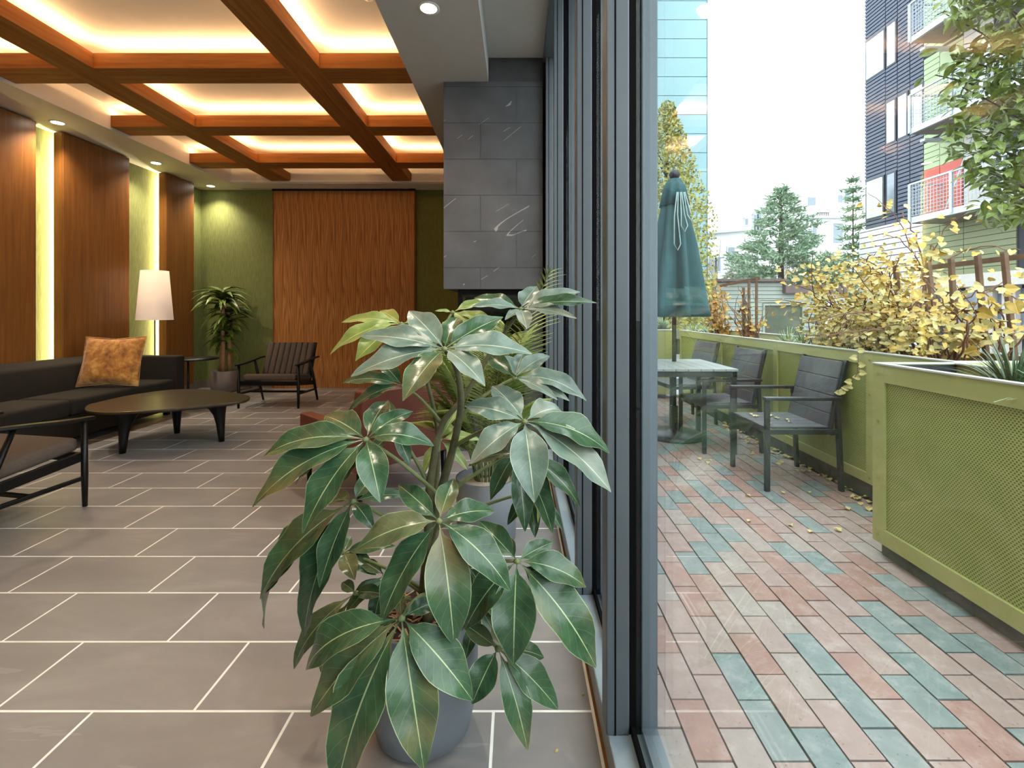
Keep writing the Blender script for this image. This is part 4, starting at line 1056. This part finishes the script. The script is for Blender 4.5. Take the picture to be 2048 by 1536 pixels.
# ---- leafy tree reaching in at the upper right
tt = thing('leafy_tree', 'green leaved tree reaching into view at the upper corner', 'tree', (5.3, 4.3, -.06))
g = random.Random(8)
MB().tube([(5.3, 4.3, -.06), (5.25, 4.3, 1.0), (5.1, 4.25, 2.2), (5.0, 4.2, 3.4), (4.9, 4.2, 4.6)], [.09, .08, .065, .045, .02], 10).build('trunk', 'branch', tt, True)
leaf_m = []
for q in range(4): leaf_m.append(MB().leaf((0, 0, 0), (.105, 0, -.02), .05, .18, (0, 0, 1), 6, .2, .12, .08, 'oval', g).mesh('leaf', 'tree_leaf', True))
ends = [((1885, 25), 3.9), ((1900, 110), 4.0), ((1925, 175), 3.9), ((1870, 150), 4.2), ((1905, 235), 4.1), ((1950, 290), 3.9), ((1975, 345), 3.8), ((1960, 390), 3.9), ((2010, 420), 3.8), ((2040, 300), 4.0), ((1985, 60), 4.0), ((2000, 200), 3.9), ((2045, 110), 4.1), ((1930, -30), 4.0), ((2020, 20), 3.9), ((2045, 400), 3.7), ((2090, 350), 4.0), ((2080, 200), 4.0)]
nl = 0
for (e, Y) in ends:
    tip = wp(e[0], e[1], Y); root = Vector((5.1, 4.25, max(1.9, min(4.4, tip.z - .55)))); mid = (root + tip) / 2 + Vector((0, g.gauss(0, .08), .12))
    pts = [root * (1 - t) ** 2 + mid * 2 * t * (1 - t) + tip * t * t for t in [i / 10 for i in range(11)]]
    br = MB().tube(pts, [.016 - .0012 * i for i in range(11)], 6).build('branch', 'branch', tt, True)
    for k in range(16):
        if nl >= 290: break
        t = g.uniform(.3, 1.0); p = root * (1 - t) ** 2 + mid * 2 * t * (1 - t) + tip * t * t + Vector((g.gauss(0, .075), g.gauss(0, .09), g.gauss(0, .075)))
        place('leaf', leaf_m[nl % 4], p, tt, (g.gauss(0, .7), g.gauss(.45, .5), g.uniform(0, 6.28)), (g.uniform(.8, 1.3),) * 3); nl += 1

extra = MB()
for k in range(1900):
    px = 2110 - 215 * g.random() ** 1.25; py = g.uniform(-90, 445)
    edge = 1872 + 34 * math.sin(py * .021) + (60 if 40 < py < 90 else 0) + max(0, py - 250) * .42
    if px < edge: continue
    p = wp(px, py, g.uniform(3.6, 4.6)); az = g.uniform(0, 6.28); d_ = Vector((math.cos(az), math.sin(az) * .7, g.gauss(-.35, .4))).normalized() * g.uniform(.09, .145)
    extra.leaf(p, p + d_, .058, .15, (g.gauss(0, .4), g.gauss(-.5, .4), 1), 5, .2, .1, .08, 'oval', g)
tag(extra.build('leaves', 'tree_leaf', tt, True), kind='stuff')

# ================================================================== BEYOND THE PATIO
XB = 15.1                                              # street face of the apartment block
def fy(px): return F * XB / (px - CX)
def band(x, y0, y1, z0, z1, pitch, gap, t=.04):
    """horizontal boards on a face at x, seen from -X"""
    m = MB(); z = z0
    while z < z1 - .001:
        m.box(x - t, x, y0, y1, z, min(z + pitch - gap, z1)); z += pitch
    return m
ab = thing('apartment_block', 'apartment block clad in dark corrugated siding with mesh balconies', 'building', (XB, 16, 0))
MB().box(XB, XB + 10, 9.0, 20.55, -.06, 19).build('body', 'navy_groove', ab)
ys = [20.57, fy(1773), fy(1797), fy(1822), fy(1850)]
wins = [(1735, 1771, 11.12, 12.75, 'window_sky'), (1776.5, 1794, 11.12, 12.75, 'window_sky'), (1775.5, 1793, 8.0, 9.65, 'window_sky'), (1799, 1817, 8.0, 9.65, 'window_sky'), (1824, 1849, 8.0, 9.65, 'window_sky'),
        (1735, 1769, 5.15, 6.75, 'window_blind'), (1776.5, 1793, 5.15, 6.75, 'window_dim')]
for a, b in zip(ys[:-1], ys[1:]):
    cuts = sorted([4.75, 19.0] + [z for w in wins for z in (w[2] - .05, w[3] + .05) if fy(w[0]) <= a + .1 and fy(w[1]) >= b - .1])
    for k in range(0, len(cuts) - 1, 2):
        tag(band(XB, b + .02, a - .02, cuts[k], cuts[k + 1], .155, .05, .045).build('siding', 'navy_siding', ab), kind='stuff')
for (p0, p1, z0, z1, mt) in wins:
    a, b = fy(p1), fy(p0)
    w = MB().box(XB - .06, XB, a - .04, b + .04, z0 - .05, z1 + .05).build('window', 'window_frame', ab)
    MB().box(XB - .07, XB - .058, a + .03, b - .03, z0 + .02, z1 - .02).build('pane', mt, w)
    if mt == 'window_blind':
        bl = MB()
        for q in range(15): bl.box(XB - .078, XB - .070, a + .05, b - .05, z0 + .06 + .105 * q, z0 + .12 + .105 * q)
        tag(bl.build('blind_slats', 'white_siding', w), kind='stuff')
tag(band(XB - .02, fy(1848), 20.85, -.06, 4.72, .235, .035, .05).build('siding', 'white_siding', ab), kind='stuff')
MB().box(XB - .03, XB, fy(1848), 20.85, -.06, 4.72).build('siding_backing', 'white_groove', ab)
# recessed coloured bays behind the balconies
def patch(p0, p1, z0, z1, mt, pitch=None, back='dark_groove'):
    a, b = fy(p1), fy(p0)
    MB().box(XB - .02, XB, a, b, z0, z1).build('bay_backing', back, ab)
    if pitch: tag(band(XB - .018, a + .01, b - .01, z0, z1, pitch, .02, .03).build('siding', mt, ab), kind='stuff')
    else: MB().box(XB - .045, XB - .018, a + .012, b - .012, z0 + .01, z1 - .01).build('wall_panel', mt, ab)
for z in (7.3, 10.4, 13.5):
    patch(1850, 1882, z - .9, z + .1, 'sage_siding', .2); patch(1882, 1930, z - .9, z + .1, 'sage_siding', .9)
    if z > 8: patch(1850, 1930, z - 2.9, z - .9, 'sage_siding', .2)
patch(1850, 1882, 4.4, 6.4, 'red_panel'); patch(1882, 1928, 4.4, 6.4, 'red_panel')
patch(1930, 1990, 4.4, 14, 'concrete', 1.0)
for p0, p1 in ((1848, 1882), (1882, 1930), (1930, 2036)): patch(p0, p1, 2.45, 4.4, 'olive_siding', .2)
MB().box(XB - .5, XB, 9.0, fy(1900), 2.0, 2.42).build('canopy', 'concrete', ab)
for p in (1985, 2030): MB().box(XB - .2, XB + .1, fy(p) - .2, fy(p) + .2, -.06, 2.0).build('column', 'concrete', ab)
MB().box(XB - .04, XB, 9.0, fy(1910), .4, 1.9).build('shop_window', 'window_dim', ab)
for p0, p1 in ((1940, 1958), (1962, 1984)):
    for z0 in (8.0, 11.1):
        w = MB().box(XB - .10, XB, fy(p1), fy(p0), z0, z0 + 1.6).build('window', 'window_frame', ab); MB().box(XB - .11, XB - .10, fy(p1) + .05, fy(p0) - .05, z0 + .06, z0 + 1.54).build('pane', 'window_sky', w)
BXF = 13.9
for q, z in enumerate((4.35, 7.5, 10.72)):
    y1, y0 = 16.8, 10.5
    b = MB().box(BXF, XB, y0, y1, z - .04, z + .16).build('balcony', 'galvanised', ab)
    MB().box(BXF + .05, XB, y0, y1 - .03, z - .06, z - .04).build('balcony_soffit', 'soffit_wood', b)
    mesh = MB()
    yy = y1
    while yy > y0: mesh.box(BXF - .006, BXF + .006, yy - .006, yy + .006, z + .2, z + 1.3); yy -= .12
    for k in range(10): mesh.box(BXF - .006, BXF + .006, y0, y1, z + .22 + .12 * k, z + .232 + .12 * k)
    xx = BXF
    while xx < XB: mesh.box(xx - .006, xx + .006, y1 - .006, y1 + .006, z + .2, z + 1.3); xx += .12
    for k in range(10): mesh.box(BXF, XB, y1 - .006, y1 + .006, z + .22 + .12 * k, z + .232 + .12 * k)
    tag(mesh.build('rail_mesh', 'galvanised', b), kind='stuff')
    for y in (16.8, 15.2, 13.6, 12.0): MB().box(BXF - .035, BXF + .035, y - .05, y + .05, z, z + 1.34).build('rail_post', 'galvanised', b)
    MB().box(BXF - .03, BXF + .03, y0, y1, z + 1.3, z + 1.36).build('top_rail', 'galvanised', b)
    MB().box(BXF, XB, y1 - .03, y1 + .03, z + 1.3, z + 1.36).build('top_rail', 'galvanised', b)
    MB().tube([(BXF + .1, 15.6, z + .0), (XB, 15.6, z + 3.0)] if q == 0 else [(BXF + .1, 15.6, z), (XB, 15.6, z + 2.6)], .02, 6).build('tie_rod', 'galvanised', b)
    MB().box(XB - 1.1, XB - .05, 16.3, 16.5, z + 2.72, z + 2.8).build('beam', 'galvanised', b)
# teal panelled tower
tw = thing('teal_tower', 'pale teal panelled tower block behind the columnar tree', 'building', (10, 40, 0))
YT = 40.0; xr = wx(1415, YT)
MB().box(5.0, xr - .03, YT + .05, YT + 8, -.06, 34).build('body', 'teal_groove', tw)
z = 24.0; sp = 38.0 * YT / F; z = wz(2, YT) + sp * 3
zs = []
while z > 0:
    zs.append(z); z -= sp
for z in zs:
    MB().box(5.0, xr, YT, YT + .06, max(0, z - sp + .05), z).build('facade_panel', 'teal_panel', tw)
MB().box(xr - .06, xr + .02, YT - .02, YT + .1, 0, 34).build('corner_trim', 'teal_groove', tw)

# columnar tree before the tower
def leaf_cloud(mb, fn, n, size, g, aspect=.5):
    for k in range(n):
        p = fn(g); d = Vector((g.gauss(0, 1), g.gauss(0, 1), g.gauss(.2, 1))).normalized(); s = size * g.uniform(.7, 1.3)
        nr = Vector((g.gauss(0, .5), g.gauss(-.6, .5), g.gauss(.5, .5))); sd_ = d.cross(nr)
        if sd_.length < .01: continue
        sd_.normalize(); a = p - d * s * .5; b = p + d * s * .5
        mb.add([a, p + sd_ * s * aspect * .5, b, p - sd_ * s * aspect * .5], [(0, 1, 2, 3)], [((.5, 0), (.9, .5), (.5, 1), (.1, .5))])
g = random.Random(12)
YC = 13.5; xc = wx(1334, YC); ht = wz(205, YC)
cl = thing('columnar_tree', 'narrow yellow green columnar tree behind the folded umbrella', 'tree', (xc, YC, -.06))
MB().tube([(xc, YC, -.06), (xc, YC, 3), (xc, YC, ht - .5)], [.12, .09, .02], 8).build('trunk', 'branch', cl, True)
def col_pt(g):
    h = g.random() ** .8; z = .7 + (ht - .7) * (1 - h); r = 1.36 * min(1.0, (ht - z) / 3.8 + .12) * math.sqrt(g.random()); a = g.uniform(0, 6.283)
    return Vector((xc + r * math.cos(a), YC + r * math.sin(a), z))
m = MB(); leaf_cloud(m, col_pt, 9500, .12, g); tag(m.build('foliage', 'hornbeam_leaf', cl), kind='stuff')
for k in range(14):
    z = g.uniform(1.0, ht - 1.2); a = g.uniform(0, 6.283); MB().tube([(xc, YC, z), (xc + .5 * math.cos(a), YC + .5 * math.sin(a), z + .6)], [.03, .008], 5).build('branch', 'branch', cl)

# pine tree and dark spruce behind
def conifer(name, label, px, Y, topy, z0, R0, n, seed, sparse):
    g = random.Random(seed); x = wx(px, Y); h = wz(topy, Y)
    c = thing(name, label, 'tree', (x, Y, -.06))
    MB().tube([(x, Y, -.06), (x, Y, h * .6), (x, Y, h)], [R0 * .07, R0 * .045, .01], 8).build('trunk', 'branch', c, True)
    lev = 15; fo = MB()
    for L in range(lev):
        q = L / (lev - 1); z = z0 + (h - .25 - z0) * q; r = R0 * (1 - q) ** .85 + .12
        for k in range(max(5, int(9 * (1 - q) + 3))):
            az = k * 2.4 + L * .7 + g.uniform(-.3, .3); ll = r * g.uniform(.65, 1.15); d = Vector((math.cos(az), math.sin(az), 0))
            tip = Vector((x, Y, z)) + d * ll + Vector((0, 0, ll * g.uniform(.05, .30)))
            if g.random() < .3: MB().tube([Vector((x, Y, z)), Vector((x, Y, z)).lerp(tip, .5) - Vector((0, 0, .03)), tip], [.016 * r / R0 + .006, .009, .004], 5).build('branch', 'soffit_wood', c)
            for s in range(int(n * (1 - .6 * q))):
                t = g.uniform(.3, 1.0) if not sparse else g.uniform(.45, 1.05); p = Vector((x, Y, z)).lerp(tip, t) + Vector((g.gauss(0, .12), g.gauss(0, .12), g.gauss(0, .07)))
                dd = (d + Vector((g.gauss(0, .6), g.gauss(0, .6), g.gauss(.35, .5)))).normalized() * g.uniform(.18, .36)
                sd_ = dd.cross(Vector((g.gauss(0, 1), -1, g.gauss(0, 1)))).normalized() * .04
                fo.add([p - sd_, p + sd_, p + dd], [(0, 1, 2)], [((.3, 0), (.7, 0), (.5, 1))])
    tag(fo.build('needles', 'pine_needle', c), kind='stuff')
conifer('pine_tree', 'soft blue green pine tree rising behind the small garage', 1562, 22, 372, 2.2, 2.5, 90, 5, True)
conifer('spruce_tree', 'narrow dark green spruce at the corner of the apartment block', 1706, 24, 352, 1.0, .85, 40, 6, False)
conifer('pine_tree', 'low green pine between the garage and the yellow vine', 1655, 19.8, 500, 1.0, 1.3, 34, 7, False)
# bare tree
g = random.Random(14); x0, Y0 = wx(1440, 20), 20
bt = thing('bare_tree', 'bare branched small tree before the white houses', 'tree', (x0, Y0, -.06))
MB().tube([(x0, Y0, -.06), (x0, Y0, 1.6)], [.08, .06], 6).build('trunk', 'concrete', bt)
for k in range(26):
    a = g.uniform(-1.2, 1.2); l = g.uniform(1.2, 2.6); s = Vector((x0, Y0, g.uniform(.8, 1.8))); e = s + Vector((math.sin(a) * l * .8, g.uniform(-.5, .5), math.cos(a) * l)); mid = (s + e) / 2 + Vector((g.gauss(0, .15), 0, g.gauss(0, .1)))
    MB().tube([s, mid, e], [.025, .016, .006], 5).build('branch', 'soffit_wood', bt)
    e2 = mid + Vector((g.gauss(0, .5), g.gauss(0, .2), g.uniform(.3, .8))); MB().tube([mid, e2], [.014, .004], 4).build('branch', 'soffit_wood', bt)

# small sage garage
YG = 14.0
gr = thing('garage', 'small sage green clapboard garage with a dark opening', 'building', (wx(1560, YG), YG, -.06))
xa, xb2, xm = wx(1430, YG), wx(1632, YG), wx(1566, YG); zt, zt2 = wz(563, YG), wz(585, YG)
gx0, gx1, gz1 = wx(1530, YG), wx(1605, YG), wz(611, YG)
MB().box(xa, xm, YG + .05, YG + 4, -.06, zt).build('body', 'dark_groove', gr); MB().box(xm, xb2, YG + .05, YG + 4, -.06, zt2).build('body', 'dark_groove', gr)
cb = MB(); z = -.06; pz = .118
while z < zt - .02:
    z1_ = min(z + pz - .014, zt); segs = [(xa, xm if z > zt2 - .03 else xb2)]
    if z < gz1: segs = [(xa, gx0 - .06), (gx1 + .06, xb2)]
    for a, b in segs:
        if b > a: cb.add([(a, YG + .05, z), (b, YG + .05, z), (b, YG + .028, z), (a, YG + .028, z), (a, YG + .05, z1_), (b, YG + .05, z1_), (b, YG + .042, z1_), (a, YG + .042, z1_)], [(0, 1, 2, 3), (4, 7, 6, 5), (3, 2, 6, 7), (0, 3, 7, 4), (1, 5, 6, 2)])
    z += pz
tag(cb.build('clapboards', 'garage_siding', gr), kind='stuff')
d = MB().box(gx0, gx1, YG + .06, YG + .09, -.06, gz1).build('garage_door', 'garage_dark', gr)
MB().box(gx0 - .06, gx0, YG + .0, YG + .06, -.06, gz1 + .06).build('door_trim', 'garage_siding', gr); MB().box(gx1, gx1 + .06, YG, YG + .06, -.06, gz1 + .06).build('door_trim', 'garage_siding', gr)
MB().box(gx0, gx1, YG, YG + .06, gz1, gz1 + .06).build('door_trim', 'garage_siding', gr)
MB().box(xa - .1, xm + .08, YG - .12, YG + 4.1, zt, zt + .07).build('roof', 'roof_brown', gr)
MB().box(xm, wx(1700, YG), YG - .15, YG + 4.1, zt2 - .02, zt2 + .22).build('roof', 'roof_brown', gr)
MB().box(wx(1634, YG), wx(1648, YG), YG - .02, YG + .1, -.06, zt2).build('door', 'roof_brown', gr); MB().box(wx(1650, YG), wx(1700, YG), YG + .1, YG + .3, -.06, zt2).build('side_wall', 'house_trim', gr)
MB().box(wx(1620, YG), wx(1629, YG), YG + .0, YG + .03, wz(640, YG), wz(634, YG)).build('meter_box', 'garage_dark', gr)

# white houses far behind
def house(label, p0, p1, topl, topr, Y, dep, wl, seed, flat=False):
    h = thing('white_house', label, 'building', (wx((p0 + p1) / 2, Y), Y, -.06), 'white houses far behind the garage')
    a, b = wx(p0, Y), wx(p1, Y); z0, z1 = wz(topl, Y), wz(topr, Y)
    m = MB(); m.add([(a, Y, -.06), (b, Y, -.06), (b, Y, z1), (a, Y, z0), (a, Y + dep, -.06), (b, Y + dep, -.06), (b, Y + dep, z1), (a, Y + dep, z0)],
                    [(0, 1, 2, 3), (5, 4, 7, 6), (4, 0, 3, 7), (1, 5, 6, 2), (3, 2, 6, 7), (0, 4, 5, 1)])
    m.build('wall', 'house_white', h)
    d = Vector((b - a, 0, z1 - z0)); MB().bar(Vector((a - .3, Y - .15, z0 + .1)), Vector((b + .3, Y - .15, z1 + .1)), .5, .22, (0, 0, 1)).build('cornice', 'house_trim', h)
    for (wa, wb, wt, wbm) in wl:
        w = MB().box(wx(wa, Y) - .12, wx(wb, Y) + .12, Y - .08, Y, wz(wbm, Y) - .12, wz(wt, Y) + .12).build('window', 'house_trim', h)
        MB().box(wx(wa, Y), wx(wb, Y), Y - .1, Y - .07, wz(wbm, Y), wz(wt, Y)).build('pane', 'window_dim', w)
    return h
house('white house with sloping roofline behind the pine', 1484, 1632, 436, 372, 50, 10, [(1507, 1514, 430, 462), (1516, 1522, 426, 458), (1490, 1495, 438, 450), (1615, 1630, 395, 411), (1612, 1622, 450, 485), (1470, 1476, 460, 480)], 1)
house('white house with corner bay and roof deck beside the spruce', 1618, 1712, 437, 437, 46, 3.5, [(1666, 1684, 447, 486), (1625, 1632, 450, 480)], 2)
house('tall pale house with two small square windows near apartment block', 1675, 1730, 382, 372, 56, 8, [(1675.5, 1684, 391, 405), (1689, 1698, 387, 402)], 3)
house('low white house behind the bare tree', 1400, 1490, 470, 462, 44, 8, [(1418, 1430, 518, 545), (1432, 1440, 515, 542), (1456, 1468, 495, 525)], 4)
dk = thing('deck_railing', 'short roof deck railing on the white house', 'railing', tuple(wp(1650, 437, 46)))
MB().box(wx(1638, 46), wx(1662, 46), 46.3, 46.36, wz(425, 46), wz(423.5, 46)).build('rail', 'roof_brown', dk)
for k in range(7):
    x = wx(1639 + 3.7 * k, 46); MB().box(x - .03, x + .03, 46.3, 46.36, wz(437, 46), wz(424, 46)).build('baluster', 'roof_brown', dk)

for o in BASED:
    if '_at' in o: del o['_at']
